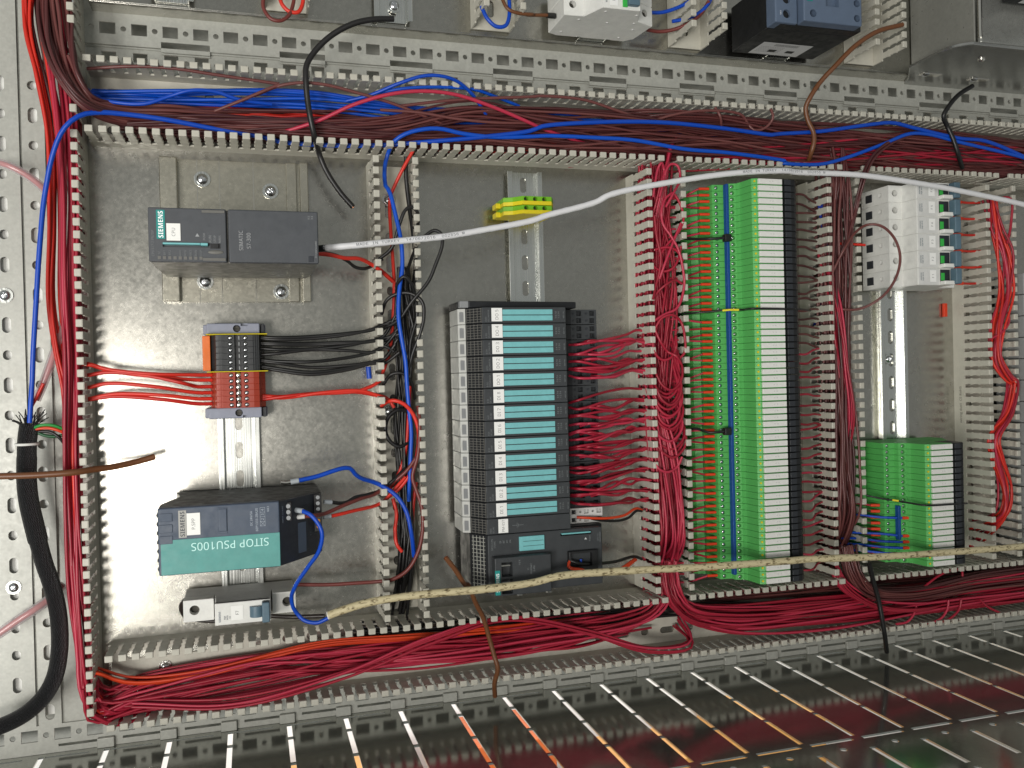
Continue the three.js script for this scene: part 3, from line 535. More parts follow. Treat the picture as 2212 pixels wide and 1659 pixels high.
  const gr = []; for (let i = 0; i < 14; i++) gr.push(B(0.0150, 0.0005, 0.0006, 0.1900, yi1 - 0.003 - i * 0.0034, 0.0590)); for (let i = 0; i < 4; i++) gr.push(B(0.0005, hh - 0.002, 0.0006, 0.1840 + 0.0040 * i, ym, 0.0592));
  part('vent_grille', M(...gr).translate(-0.19, 0, -0.059).rotateY(-0.95).translate(0.1908, 0, 0.0585), MAT.frameDark, im);
  const lt = part('label_holder', BX(0.2255, 0.2490, yi1 - 0.0158, yi1 - 0.0030, zf - 0.001, zf + 0.0012, 0.0004), MAT.tealLight, im);
  for (const s of [0.33, 0.66]) part('groove', B(0.0190, 0.0003, 0.0003, 0.2385, yi1 - 0.0158 + 0.0128 * s, zf + 0.0013), MAT.etDark, lt);
  part('memory_card', BX(0.2658, 0.2935, yi1 - 0.0042, yi1 - 0.0029, zf - 0.004, zf + 0.0014, 0.0003), MAT.tealLight, im);
  part('power_plug', drill(BX(0.2710, 0.2990, yi1 - 0.0370, yi1 - 0.0195, zf - 0.004, zf + 0.0046, 0.0008), [['b', 0.2830, yi1 - 0.0275, zf + 0.0046, 0.0200, 0.0120, 0.006]]), MAT.black, im);
  for (const s of [0, 1]) { part('jack_spring', B(0.0085, 0.0010, 0.0012, 0.2105, yi1 - 0.0260 - 0.0150 * s, zf + 0.0070), MAT.chrome, im); }
  stick('nameplate', im, 0.2022, yi1 - 0.0400, zf + 0.0103, 'SIEMENS', 0.0215, 0.0046, { bg: '#168c86', turn: 90, size: 0.85, px: 14000 });
  const d = { fg: '#7d8284', clear: true, weight: '', turn: 90, px: 11000 };
  stick('print', im, 0.2330, yi1 - 0.0300, zf + 0.0103, ['X1', 'PROFINET', '(LAN)'], 0.0120, 0.0080, d); stick('print', im, 0.2225, yi1 - 0.0235, zf + 0.0103, 'P2 R', 0.0056, 0.0026, d);
  stick('print', im, 0.2012 + 0.0008, yi1 - 0.0085, zf - 0.0003, ['IM151-3 PN', 'ET200S'], 0.0140, 0.0048, d); stick('print', im, 0.2130, yi1 - 0.0065, zf - 0.0003, ['SF', 'BF', 'MT', 'ON'], 0.0030, 0.0120, d);
  stick('print', im, 0.2930, yi1 - 0.0095, zf - 0.0003, 'PUSH', 0.0062, 0.0026, d); stick('print', im, 0.2890, yi1 - 0.0095, zf - 0.0003, '', 0.0040, 0.0034, { ...d, fg: '#c9cccc', draw: (x, w, h) => { x.beginPath(); x.moveTo(w * 0.3, h * 0.9); x.lineTo(w * 0.3, h * 0.1); x.lineTo(w * 0.8, h * 0.5); x.fill(); } });
  stick('print', im, 0.3020, yi1 - 0.0090, zf - 0.0003, ['6ES7 151', '3BA23-0AB0'], 0.0120, 0.0042, d);
}
// earth terminals
{
  let f = null;
  for (const [i, l] of [[0, 'upper yellow and green earth terminal block on the rail'], [1, 'lower yellow and green earth terminal block on the rail']]) {
    const o = f ? copyOf(f, l) : (f = thing('earth_terminal', l, 'terminal block', 'earth terminal blocks'));
    if (!i) {
      const w = 0.0080, pr = [[-0.0230, 0.008], [0.0235, 0.008], [0.0250, 0.036], [0.0200, 0.0460], [-0.0080, 0.0460], [-0.0150, 0.038], [-0.0230, 0.034]];
      part('green_half', drill(prof(pr, w * 0.52, 0.0003).translate(0, w * 0.22, 0), [0, 1, 2].map((k) => ['c', -0.0045 + 0.0088 * k, 0.0012, 0.0460, 0.0022, 0.008])), MAT.lime, o); part('yellow_half', prof(pr, w * 0.46, 0.0003).translate(0, -w * 0.27, 0), MAT.yellow, o);
      for (let k = 0; k < 3; k++) part('clamp_screw', CY(0.0021, 0.002, 10, -0.0045 + 0.0088 * k, 0.0012, 0.0395), MAT.screwDark, o);
      part('foot', BX(-0.0270, -0.0215, -0.0040, 0.0010, 0.010, 0.0230, 0.0008), MAT.yellow, o);
    }
    o.position.set(0.2515, 0.1605 - 0.0083 * i, 0);
  }
}
// ---------------------------------------------------------------- green relay modules
const relayPitch = 0.0062;
function buildRelay(o) {
  const w = relayPitch - 0.00025;
  part('base', drill(prof([[0.4330, 0.010], [0.5300, 0.010], [0.5300, 0.030], [0.5120, 0.056], [0.4905, 0.060], [0.4905, 0.0850], [0.4625, 0.0860], [0.4585, 0.0835], [0.4565, 0.0660], [0.4545, 0.0615], [0.4472, 0.0590], [0.4462, 0.0535], [0.4345, 0.0520], [0.4340, 0.0180]], w, 0.0002), [['c', 0.4388, 0, 0.0530, 0.0020, 0.0022], ['c', 0.4515, 0, 0.0607, 0.0020, 0.0022]]), MAT.green, o);
  const mk = part('marker', BX(0.4635, 0.4890, -w * 0.42, w * 0.42, 0.0850, 0.0882, 0.0004), MAT.white, o);
  for (const x of [0.4755, 0.4785]) part('marker_dot', CY(0.0007, 0.0004, 8, x, 0, 0.0883), MAT.whiteLid, mk);
  const rl = part('relay', prof([[0.4912, 0.058], [0.5100, 0.056], [0.5100, 0.0790], [0.5030, 0.0868], [0.4912, 0.0872]], w * 0.97, 0.0003), MAT.black, o);
  part('relay_lever', BX(0.4918, 0.4985, -w * 0.44, w * 0.44, 0.0865, 0.0882, 0.0004), MAT.relay, rl);
  part('entry_side', prof([[0.4230, 0.008], [0.4327, 0.008], [0.4327, 0.0260], [0.4260, 0.0230], [0.4230, 0.016]], w, 0.0002), MAT.green, o);
  for (const [x, z] of [[0.4388, 0.0529], [0.4515, 0.0606]]) part('clamp_screw', uvm(new THREE.SphereGeometry(0.0015, 10, 6).scale(1, 1, 0.45).translate(x, 0, z - 0.0009)), MAT.screw, o);
  part('status_lens', CY(0.0010, 0.0008, 10, 0.4606, 0.0002, 0.0855), MAT.yellow, o);
}
const relayTop = 0.1806, relays = [];
{
  const first = thing('relay_module', '', 'relay', 'long row of green relays'); buildRelay(first);
  for (let i = 0; i < 62; i++) {
    const o = i ? copyOf(first) : first; o.position.set(0, relayTop - relayPitch * (i + 0.5), 0);
    o.userData.label = i === 0 ? 'topmost green relay module of the long row, under the white cable' : i === 61 ? 'lowest green relay module of the long row, under the beige cable' : 'green relay module with white marker in the long row beside the crimson loops';
    relays.push(o);
  }
  for (let i = 0; i < 20; i++) {
    const o = copyOf(first); o.position.set(0.1925, -0.0795 - relayPitch * (i + 0.5), 0); o.userData.group = 'short row of green relays';
    o.userData.label = i < 10 ? 'green relay module without wires in the short row under the bare rail' : 'green relay module with red wire ends in the short row above the beige cable';
  }
  single('link_bar', BX(0.4445, 0.4475, -0.1985, 0.1800, 0.0555, 0.0612, 0.0006), MAT.blueBar, 'long blue plug-in link bar along the green relays', 'link bar', 'blue link bars');
  single('link_bar', BX(0.6370, 0.6400, -0.1795, -0.1440, 0.0555, 0.0608, 0.0005), MAT.blueBar, 'short blue plug-in link bar on the short relay row', 'link bar', 'blue link bars');
}
// ---------------------------------------------------------------- six breakers in the fourth bay
{
  const w = 0.0176, first = thing('circuit_breaker', '', 'circuit breaker', 'six white breakers in a row');
  part('housing', drill(prof([[0.6430, 0.006], [0.7260, 0.006], [0.7280, 0.0450], [0.7060, 0.0460], [0.7030, 0.0680], [0.6600, 0.0680], [0.6595, 0.0480], [0.6430, 0.0480]], w, 0.0004), [['c', 0.6508, 0.0006, 0.0480, 0.0034, 0.020], ['c', 0.6430, 0.0006, 0.0350, 0.0026, 0.006, 'x']]), MAT.white, first);
  part('clamp_port', BX(0.6424, 0.6440, -0.0042, 0.0042, 0.0130, 0.0230, 0.0004), MAT.relay, first);
  part('clamp_screw', CY(0.0033, 0.002, 16, 0.6508, 0.0006, 0.0400), MAT.screwDark, first);
  part('type_panel', BX(0.6615, 0.6870, -w * 0.47, w * 0.47, 0.0678, 0.0684, 0.0002), MAT.whiteLid, first);
  const tg = part('toggle_well', BX(0.6885, 0.7005, -w * 0.42, w * 0.42, 0.0678, 0.0686, 0.0002), MAT.relay, first);
  part('state_strip', BX(0.6890, 0.6935, -w * 0.22, w * 0.22, 0.0686, 0.0690, 0.0001), MAT.ledGreen, tg);
  part('shoulder', BX(0.6880, 0.7015, -w * 0.50, -w * 0.26, 0.0680, 0.0750, 0.0010), MAT.white, first);
  part('toggle', BX(0.7000, 0.7075, -w * 0.46, w * 0.46, 0.0690, 0.0780, 0.0012), MAT.greyBlue, first);
  stick('print', first, 0.6655, 0, 0.0686, ['SIEMENS', '5SJ6 MCB'], 0.0130, 0.0048, { fg: '#8a9398', clear: true, turn: 90 });
  const list = [first]; for (let i = 1; i < 6; i++) list.push(copyOf(first));
  list.forEach((o, i) => {
    o.position.set(0, 0.1890 - 0.0177 * (i + 0.5), 0);
    o.userData.label = 'white miniature breaker tagged F ' + ['six', 'five', 'four', 'three', 'two', 'one'][i] + ', in the row above the bare rail';
    stick('marker_label', o, 0.6790, 0.0006, 0.0688, 'F ' + (6 - i), 0.0120, 0.0078, { fg: '#7a7a7a', bg: '#efefec', turn: 90, size: 0.45, weight: '' });
  });
}
// grey terminal strip beyond the last trunking
{
  const first = thing('grey_terminal', '', 'terminal block', 'grey terminals at the cabinet edge');
  part('body', drill(BX(0.8170, 0.8900, -0.0115, 0.0115, 0.010, 0.050, 0.0008), [['b', 0.8225, 0, 0.0500, 0.0068, 0.0072, 0.006]]), plastic(0x9a9c9c), first);
    for (const s of [-1, 1]) part('spring', B(0.0030, 0.0018, 0.0030, 0.8230, s * 0.0017, 0.0480), MAT.brass, first);
  const n = 13;
  for (let i = 0; i < n; i++) { const o = i ? copyOf(first) : first; o.userData.label = 'grey clamp terminal with brass springs at the edge beside the last trunking'; o.position.set(0, 0.0875 - 0.0236 * i, 0); }
}
// ---------------------------------------------------------------- neighbouring plate above the frame rail
{
  const o = struct('upper_mounting_plate', M(BX(-0.1200, 1.05, 0.3170, 0.56, 0.0175, 0.0200, 0.0010), BX(-0.1200, 1.05, 0.3170, 0.3195, -0.0040, 0.0190, 0.0010)), MAT.plate);
  part('lip', uvm(new THREE.CylinderGeometry(0.0026, 0.0026, 1.16, 12).rotateZ(Math.PI / 2).translate(0.465, 0.3194, 0.0176)), MAT.plate, o);
  const rail = (l, x) => { const r = dinRail(l, x, 0.3215, 0.52); r.position.z = 0.0205; };
  rail('short zinc rail stub on the upper plate above the first frame window', -0.0545); rail('zinc rail with a screw on the upper plate beside the black wire', 0.1320); rail('zinc rail under the upper white breaker', 0.3243); rail('zinc rail under the black contactor', 0.5305);
  screw(0.1335, 0.3365, 0.0218, 'cross head screw in the upper zinc rail beside the black wire end', 0.5, 1.1);
  const up = (l, x0, x1) => { const d = duct(l, 'y', 0.3225, 0.4425, x0, x1); d.position.z = 0.0205; };
  up('upper trunking stub holding a red and a brown wire loop', 0.0185, 0.0575); up('upper trunking stub beside the upper white breaker with a blue wire', 0.2050, 0.2430); up('upper trunking stub between the upper breaker and the contactor', 0.4070, 0.4440); up('upper trunking stub behind the loose brown wire', 0.6130, 0.6500);
}
{ // upper two-pole breaker
  const o = thing('circuit_breaker', 'white two-pole breaker with green toggle marked F1 on the upper plate', 'circuit breaker', null, [0, 0.3220, 0]);
  const pr = [[0.2780, 0.030], [0.2870, 0.026], [0.3560, 0.026], [0.3640, 0.034], [0.3680, 0.0660], [0.3500, 0.0740], [0.3420, 0.0960], [0.3060, 0.0960], [0.2970, 0.0740], [0.2780, 0.0730]];
  for (let k = 0; k < 2; k++) {
    const p = part('pole', drill(prof(pr, 0.0178, 0.0006).translate(0, 0.0089 + 0.0180 * k, 0), [['c', 0.2865, 0.0100 + 0.0180 * k, 0.0740, 0.0034, 0.020], ['c', 0.3585, 0.0100 + 0.0180 * k, 0.0715, 0.0034, 0.020]]), MAT.white, o);
    for (const x of [0.2865, 0.3585]) part('clamp_screw', CY(0.0033, 0.002, 16, x, 0.0100 + 0.0180 * k, x < 0.3 ? 0.0660 : 0.0635), MAT.screwDark, p);
    part('toggle', BX(0.3290, 0.3400, 0.0030 + 0.0180 * k, 0.0150 + 0.0180 * k, 0.094, 0.1010, 0.001), MAT.greyBlue, p);
    part('state_strip', BX(0.3250, 0.3295, 0.0020 + 0.0180 * k, 0.0150 + 0.0180 * k, 0.0955, 0.0972, 0.0004), MAT.ledGreen, p);
  }
  for (const [x, z] of [[0.2885, 0.036], [0.2950, 0.066], [0.3120, 0.088], [0.3230, 0.0650], [0.3480, 0.0690], [0.3530, 0.055], [0.3480, 0.034], [0.3430, 0.086]]) part('rivet', uvm(new THREE.SphereGeometry(0.0014, 10, 6).scale(1, 0.4, 1).translate(x, -0.0001, z)), MAT.whiteLid, o);
  stick('marker_label', o, 0.3165, 0.0085, 0.0965, 'F1', 0.0120, 0.0080, { fg: '#777', bg: '#efefec', turn: 90, size: 0.5, weight: '' });
  stick('print', o, 0.3095, 0.0090, 0.0965, ['SIEMENS'], 0.0120, 0.0026, { fg: '#7c838a', clear: true, turn: 90 });
}
function contactor(name, label, x, y, z, front) {
  const o = thing(name, label, 'contactor', 'black contactors', [x, y, z]);
  part('body', BX(0, 0.0950, 0, 0.0450, 0.006, 0.070, 0.0012), MAT.black, o);
  part('deck', BX(0.0060, 0.0950, 0, 0.0450, 0.0700, 0.082, 0.0010), MAT.black, o);
  const f = part('front', drill(BX(0.0240, 0.0880, 0.0005, 0.0445, 0.0800, 0.0930, 0.0016), [['b', 0.0550, 0.0245, 0.0930, 0.0140, 0.0170, 0.006], ['c', 0.0340, 0.0080, 0.0930, 0.0036, 0.008], ...[0, 1, 2].map((k) => ['c', 0.0820, 0.0075 + 0.0140 * k, 0.0930, 0.0034, 0.008])]), MAT.contactor, o);
  part('terminal_deck', drill(BX(-0.0010, 0.0230, 0.0002, 0.0446, 0.0690, 0.0850, 0.0016), [0, 1, 2].map((k) => ['c', 0.0110, 0.0085 + 0.0135 * k, 0.0850, 0.0040, 0.010])), MAT.contactor, o);
  for (let k = 0; k < 3; k++) part('clamp_screw', CY(0.0030, 0.002, 12, 0.0110, 0.0085 + 0.0135 * k, 0.0770), MAT.screwDark, o);
  part('nameplate', BX(0.0275, 0.0335, 0.0190, 0.0400, 0.0925, 0.0936, 0.0003), MAT.logo, f);
  stick('print', f, 0.0045, 0.0090, 0.0852, '1/L1', 0.0060, 0.0024, { fg: '#d8dde4', clear: true, turn: 90 });
  const [g, m] = print(['', ''], 0.056, 0.030, { bg: '#c9c9c9', fg: '#555', draw: (c, w, h) => { for (let i = 0; i < 40; i++) c.fillRect(w * (0.28 + 0.012 * i), h * 0.10, w * (i % 3 ? 0.004 : 0.008), h * 0.18); for (let r = 0; r < 5; r++) for (let i = 0; i < 14; i++) c.fillRect(w * (0.06 + 0.035 * i), h * (0.36 + 0.10 * r), w * 0.024, h * 0.022); c.fillStyle = '#1b1b1b'; c.fillRect(w * 0.30, h * 0.56, w * 0.16, h * 0.2); c.fillRect(w * 0.66, h * 0.56, w * 0.16, h * 0.2); } });
  g.rotateX(Math.PI / 2); part('rating_label', g, m, o, [0.0440, -0.0003, 0.0250]);
  return o;
}
contactor('contactor', 'black contactor with slate blue front and pale rating label on the upper plate', 0.4760, 0.3215, 0.0190);
{
  const o = thing('steel_box', 'polished zinc sheet box with rounded corner on the upper plate', 'sheet box', null);
  const bottom = new THREE.Shape(); // seen from below: x by z with a rounded corner
  bottom.moveTo(0.7080, 0.0); bottom.lineTo(1.02, 0.0); bottom.lineTo(1.02, 0.116); bottom.lineTo(0.6900, 0.116); bottom.quadraticCurveTo(0.6760, 0.110, 0.6740, 0.092); bottom.lineTo(0.6760, 0.045); bottom.lineTo(0.6980, 0.018);
  part('tray', uvm(new THREE.ExtrudeGeometry(bottom, { depth: 0.0020, bevelEnabled: true, bevelSize: 0.0006, bevelThickness: 0.0006, bevelSegments: 1 }).rotateX(Math.PI / 2).translate(0, 0.3165, 0)), steel(0xd0d2d2, 0.9, { metalness: 0.8 }), o);
  part('side', BX(0.6990, 0.7010, 0.3165, 0.46, 0.021, 0.108, 0.0006), steel(0xc9cac6, 1.3, { metalness: 0.5 }), o);
  part('cover', BX(0.7010, 1.02, 0.3172, 0.46, 0.108, 0.1140, 0.0030), steel(0xc4c6c4, 1.2, { metalness: 0.6 }), o);
  part('edge_bead', uvm(new THREE.CylinderGeometry(0.0022, 0.0022, 0.13, 10).translate(0.7012, 0.3880, 0.1130)), MAT.chrome, o);
  for (const [x, z] of [[0.7060, 0.034], [0.7720, 0.032]]) { part('bolt_plate', RB(0.0240, 0.0012, 0.0085, 0.0005, x + 0.006, 0.3136, z), MAT.chrome, o); part('bolt', uvm(new THREE.SphereGeometry(0.0045, 12, 8).scale(1, 0.5, 1).translate(x, 0.3135, z)), MAT.screw, o); }
  for (const [x, z] of [[0.7300, 0.085], [0.8100, 0.085]]) part('rivet', uvm(new THREE.SphereGeometry(0.0038, 12, 8).scale(1, 0.7, 1).translate(x, 0.3135, z)), MAT.chrome, o);
}
contactor('contactor', 'black contactor on the polished zinc sheet box', 0.7200, 0.3560, 0.1150);
// ---------------------------------------------------------------- wires
const TR = 0.0013;
// a strand of many wires that follow one path: each keeps to its own lane and wanders a little
function strand(spec) {
  const { name, label, group, pts, mats, half, lift = 0.006, wander = 0.35, seg, across, z0 = 0.004, ends } = spec;
  const r = spec.r === TR ? 0.00118 : spec.r, n = spec.r === TR && (spec.stuff || !name.startsWith('crimson')) ? Math.round(spec.n * 1.3) : spec.n, mass = [];
  for (let i = 0; i < n; i++) {
    const lane = rr(-1, 1), lz = rr(0, 1), ph = rr(0, 6.28), ph2 = rr(0, 6.28), fq = rr(0.5, 1.1), list = [];
    pts.forEach((p, k) => {
      const h = Array.isArray(half) ? half[k] : half, t = pts[Math.min(k + 1, pts.length - 1)].clone().sub(pts[Math.max(k - 1, 0)]); t.z = 0; t.normalize();
      const a = across ? new V3(...across) : new V3(-t.y, t.x, 0);
      let L = lane * (1 - wander * 0.45) + wander * 0.75 * Math.sin(ph + fq * k * 1.7); L = Math.max(-1, Math.min(1, L));
      list.push(p.clone().addScaledVector(a, L * h).add(new V3(0, 0, lift * (lz - 0.5 + 0.35 * Math.sin(ph2 + k * fq)))));
    });
    if (spec.dive !== false) {             // ends sink into the mass at uneven places
      const e = list.length - 1, t = list[e].clone().sub(list[e - 1]).normalize();
      list[e].addScaledVector(t, rr(-0.020, 0.020)); list[e].z = rr(0.004, 0.012);
      if (spec.diveStart) { const q = list[1].clone().sub(list[0]).normalize(); list[0].addScaledVector(q, rr(-0.012, 0.03)); list[0].z = rr(0.004, 0.010); }
    }
    const R = r * rr(0.94, 1.05), mm = pick(mats);
    if (spec.stuff) mass.push(tube(list, R, seg ?? pts.length * 7, 6)); else wire(name, label, group, list, R, mm, seg ?? pts.length * 7);
  }
  if (spec.stuff) { const m = single(name + '_mass', mergeGeometries(mass), mats[0], label, 'wires'); m.userData.kind = 'stuff'; }
}
const line = (a, b, n) => { const o = []; for (let i = 0; i <= n; i++) o.push(new V3(a[0] + (b[0] - a[0]) * i / n, a[1] + (b[1] - a[1]) * i / n, a[2] + (b[2] - a[2]) * i / n)); return o; };
// --- trunking below the frame rail
const GT = 'wires massed in the trunking below the frame rail';
strand({ name: 'brown_wire', label: 'mass of dark brown wires at the bottom of the trunking below the frame rail', group: GT, pts: line([-0.10, 0.224, 0.012], [1.03, 0.228, 0.014], 13), half: 0.018, n: 34, r: TR, mats: W.brown, lift: 0.016 , stuff: true });
strand({ name: 'crimson_wire', label: 'mass of crimson wires deep in the trunking below the frame rail', group: GT, pts: line([0.30, 0.222, 0.010], [1.03, 0.232, 0.014], 9), half: 0.020, n: 22, r: TR, mats: W.crimson, lift: 0.014, diveStart: true , stuff: true });
strand({ name: 'red_wire', label: 'bright red wire in the trunking below the frame rail beside the blue ones', group: GT, pts: [...line([-0.115, 0.232, 0.014], [0.10, 0.2290, 0.018], 3), ...line([0.17, 0.216, 0.02], [0.62, 0.216, 0.014], 5)], half: 0.0075, n: 14, r: TR, mats: W.red, lift: 0.008 });
strand({ name: 'crimson_wire', label: 'mass of crimson wires bunched above the long green relay row', group: GT, pts: line([0.385, 0.214, 0.026], [0.82, 0.236, 0.022], 6), half: 0.014, n: 34, r: TR, mats: W.crimson, lift: 0.016, diveStart: true , stuff: true });
strand({ name: 'brown_wire', label: 'dark brown wire on top of the mass in the trunking below the frame rail', group: GT, pts: [...line([-0.09, 0.214, 0.030], [0.12, 0.217, 0.034], 3), ...line([0.2, 0.229, 0.036], [1.03, 0.230, 0.034], 10)], half: [0.010, 0.010, 0.011, 0.012, ...Array(11).fill(0.0195)], n: 48, r: TR, mats: W.brown, lift: 0.016, wander: 0.5 });
strand({ name: 'brown_wire', label: 'brown wire along the lower side of the trunking below the frame rail', group: GT, pts: line([0.22, 0.212, 0.030], [1.03, 0.213, 0.03], 9), half: 0.007, n: 16, r: TR, mats: W.brown, lift: 0.014, wander: 0.5, diveStart: true });
strand({ name: 'blue_wire', label: 'thin blue wire along the upper side of the trunking below the frame rail', group: 'thin blue wires in the upper trunking', pts: [...line([-0.118, 0.2380, 0.022], [0.06, 0.2440, 0.026], 3), ...line([0.14, 0.2400, 0.028], [0.60, 0.2420, 0.020], 5)], half: 0.0072, n: 9, r: 0.0016, mats: W.blue, lift: 0.010, wander: 0.4 });
strand({ name: 'crimson_wire', label: 'crimson wire on top of the brown mass above the relay rows', group: GT, pts: line([0.40, 0.216, 0.036], [0.90, 0.236, 0.036], 6), half: 0.0150, n: 16, r: TR, mats: W.crimson, lift: 0.014, wander: 0.6, diveStart: true });
strand({ name: 'brown_wire', label: 'brown wire rising over the upper fingers of the trunking below the frame rail', group: GT, pts: line([0.30, 0.248, 0.040], [1.03, 0.240, 0.04], 8), half: 0.0080, n: 9, r: TR, mats: W.brown, lift: 0.010, wander: 0.7, diveStart: true });
// --- left bundle
const left = (us, z) => us.map(([u, v]) => P(u, v, z));
strand({ name: 'brown_wire', label: 'brown wire sweeping from the side bundle into the trunking below the frame rail', group: 'brown wires of the side bundle', pts: [P(112, -40, 0.040), P(118, 40, 0.044), P(128, 110, 0.052), P(150, 170, 0.058), P(190, 222, 0.055), P(260, 245, 0.040), P(380, 252, 0.032), P(560, 250, 0.030)], half: [0.013, 0.013, 0.0115, 0.009, 0.007, 0.0085, 0.010, 0.012], n: 22, r: 0.0014, mats: W.brown, lift: 0.012, wander: 0.15, seg: 60 });
strand({ name: 'crimson_wire', label: 'crimson wire of the side bundle running the whole height of the upright trunking', group: 'crimson wires of the side bundle', pts: [P(110, -40, 0.028), P(122, 100, 0.034), P(142, 260, 0.036), P(152, 420, 0.036), P(150, 600, 0.034), P(157, 780, 0.034), P(158, 950, 0.034), P(161, 1120, 0.034), P(168, 1280, 0.034), P(182, 1420, 0.032), P(190, 1480, 0.032), P(206, 1525, 0.030), P(250, 1545, 0.024), P(330, 1525, 0.020)], half: [0.013, 0.010, 0.0075, 0.0065, 0.0062, 0.0062, 0.0065, 0.0058, 0.0062, 0.0055, 0.0055, 0.005, 0.006, 0.008], n: 15, r: 0.0014, mats: W.crimson, lift: 0.010, wander: 0.25, seg: 70 });
strand({ name: 'red_wire', label: 'bright red wire of the side bundle beside the blue wire', group: 'red wires of the side bundle', pts: [P(70, -40, 0.030), P(70, 60, 0.030), P(90, 160, 0.032), P(112, 290, 0.028), P(118, 480, 0.026), P(116, 650, 0.028), P(130, 760, 0.03), P(148, 850, 0.030), P(150, 1000, 0.032), P(158, 1200, 0.032), P(170, 1350, 0.03), P(192, 1480, 0.03), P(225, 1530, 0.026), P(300, 1520, 0.02)], half: [0.008, 0.007, 0.006, 0.0045, 0.004, 0.004, 0.004, 0.004, 0.004, 0.004, 0.004, 0.004, 0.004, 0.004], n: 8, r: 0.0014, mats: W.red, lift: 0.008, wander: 0.2, seg: 70 });
strand({ name: 'brown_wire', label: 'brown wire low in the side bundle turning down beside the crimson ones', group: 'brown wires of the side bundle', pts: [P(75, -40, 0.022), P(85, 80, 0.024), P(112, 200, 0.026), P(140, 330, 0.024), P(158, 460, 0.02)], half: [0.010, 0.009, 0.006, 0.004, 0.003], n: 7, r: 0.0014, mats: W.brown, lift: 0.010, wander: 0.2, seg: 44 });
// --- trunking above the slotted sheet
const GB = 'wires massed in the trunking above the slotted sheet';
strand({ name: 'crimson_wire', label: 'crimson wire in the trunking above the slotted sheet, coming from the side bundle', group: GB, pts: [P(196, 1475, 0.030), P(215, 1520, 0.026), P(300, 1500, 0.022), ...line([0.0, -0.2530, 0.020], [0.36, -0.2480, 0.020], 5)], half: [0.006, 0.012, 0.013, 0.014, 0.014, 0.014, 0.014, 0.014, 0.014], n: 24, r: TR, mats: W.crimson, lift: 0.014, wander: 0.5, seg: 60 });
strand({ name: 'orange_red_wire', label: 'orange red wire along the upper side of the trunking above the slotted sheet', group: GB, pts: [P(205, 1448, 0.028), P(280, 1470, 0.024), P(420, 1455, 0.024), ...line([0.05, -0.2330, 0.022], [0.34, -0.240, 0.020], 4)], half: 0.004, n: 5, r: TR, mats: W.orange, lift: 0.006, wander: 0.4 });
strand({ name: 'black_wire', label: 'black wire under the crimson ones above the slotted sheet', group: GB, pts: line([0.09, -0.232, 0.012], [0.62, -0.252, 0.014], 7), half: 0.010, n: 6, r: TR, mats: W.black, lift: 0.008, wander: 0.6, diveStart: true });
strand({ name: 'crimson_wire', label: 'crimson wire crossing the trunking above the slotted sheet', group: GB, pts: [new V3(-0.10, -0.266, 0.03), new V3(-0.02, -0.270, 0.042), new V3(0.07, -0.256, 0.042), new V3(0.15, -0.236, 0.040), new V3(0.22, -0.226, 0.038), new V3(0.30, -0.246, 0.040), new V3(0.36, -0.266, 0.045), new V3(0.405, -0.266, 0.045), new V3(0.410, -0.245, 0.03)], half: 0.004, n: 5, r: TR, mats: W.crimson, lift: 0.006, wander: 0.6, seg: 64 });
strand({ name: 'crimson_wire', label: 'crimson wire fanning out of the looped trunking towards the long relay row', group: GB, pts: [new V3(0.386, -0.185, 0.034), new V3(0.389, -0.215, 0.040), new V3(0.404, -0.234, 0.040), new V3(0.45, -0.2475, 0.036), new V3(0.55, -0.252, 0.034), new V3(0.70, -0.250, 0.034), new V3(0.85, -0.248, 0.034), new V3(1.0, -0.248, 0.03)], half: [0.011, 0.009, 0.009, 0.013, 0.017, 0.018, 0.018, 0.018], n: 40, r: TR, mats: W.crimson, lift: 0.014, wander: 0.3, seg: 60 });
strand({ name: 'crimson_wire', label: 'crimson wire fanning out of the looped trunking towards the I/O modules', group: GB, pts: [new V3(0.382, -0.185, 0.03), new V3(0.382, -0.216, 0.036), new V3(0.370, -0.232, 0.036), new V3(0.335, -0.243, 0.032), new V3(0.26, -0.246, 0.028), new V3(0.16, -0.250, 0.024), new V3(0.05, -0.252, 0.022)], half: [0.009, 0.007, 0.007, 0.010, 0.012, 0.012, 0.012], n: 12, r: TR, mats: W.crimson, lift: 0.010, wander: 0.4, seg: 50 });
strand({ name: 'brown_wire', label: 'dark brown wire low in the trunking above the slotted sheet', group: GB, pts: line([0.44, -0.232, 0.014], [1.03, -0.236, 0.02], 7), half: 0.010, n: 14, r: TR, mats: W.brown, lift: 0.010, wander: 0.4, diveStart: true });
strand({ name: 'brown_wire', label: 'dark brown wire bending out of the brown wired trunking above the slotted sheet', group: GB, pts: [new V3(0.592, -0.185, 0.036), new V3(0.594, -0.212, 0.042), new V3(0.612, -0.232, 0.042), new V3(0.66, -0.242, 0.040), new V3(0.76, -0.236, 0.04), new V3(0.90, -0.234, 0.04), new V3(1.03, -0.234, 0.038)], half: [0.009, 0.0075, 0.008, 0.009, 0.010, 0.011, 0.011], n: 24, r: TR, mats: W.brown, lift: 0.012, wander: 0.3, seg: 56 });
strand({ name: 'crimson_wire', label: 'crimson wire arching loosely in the trunking above the slotted sheet', group: GB, pts: [new V3(0.575, -0.205, 0.04), new V3(0.585, -0.225, 0.042), new V3(0.62, -0.247, 0.044), new V3(0.68, -0.256, 0.044), new V3(0.75, -0.260, 0.04)], half: 0.006, n: 6, r: TR, mats: W.crimson, lift: 0.008, wander: 0.4 });
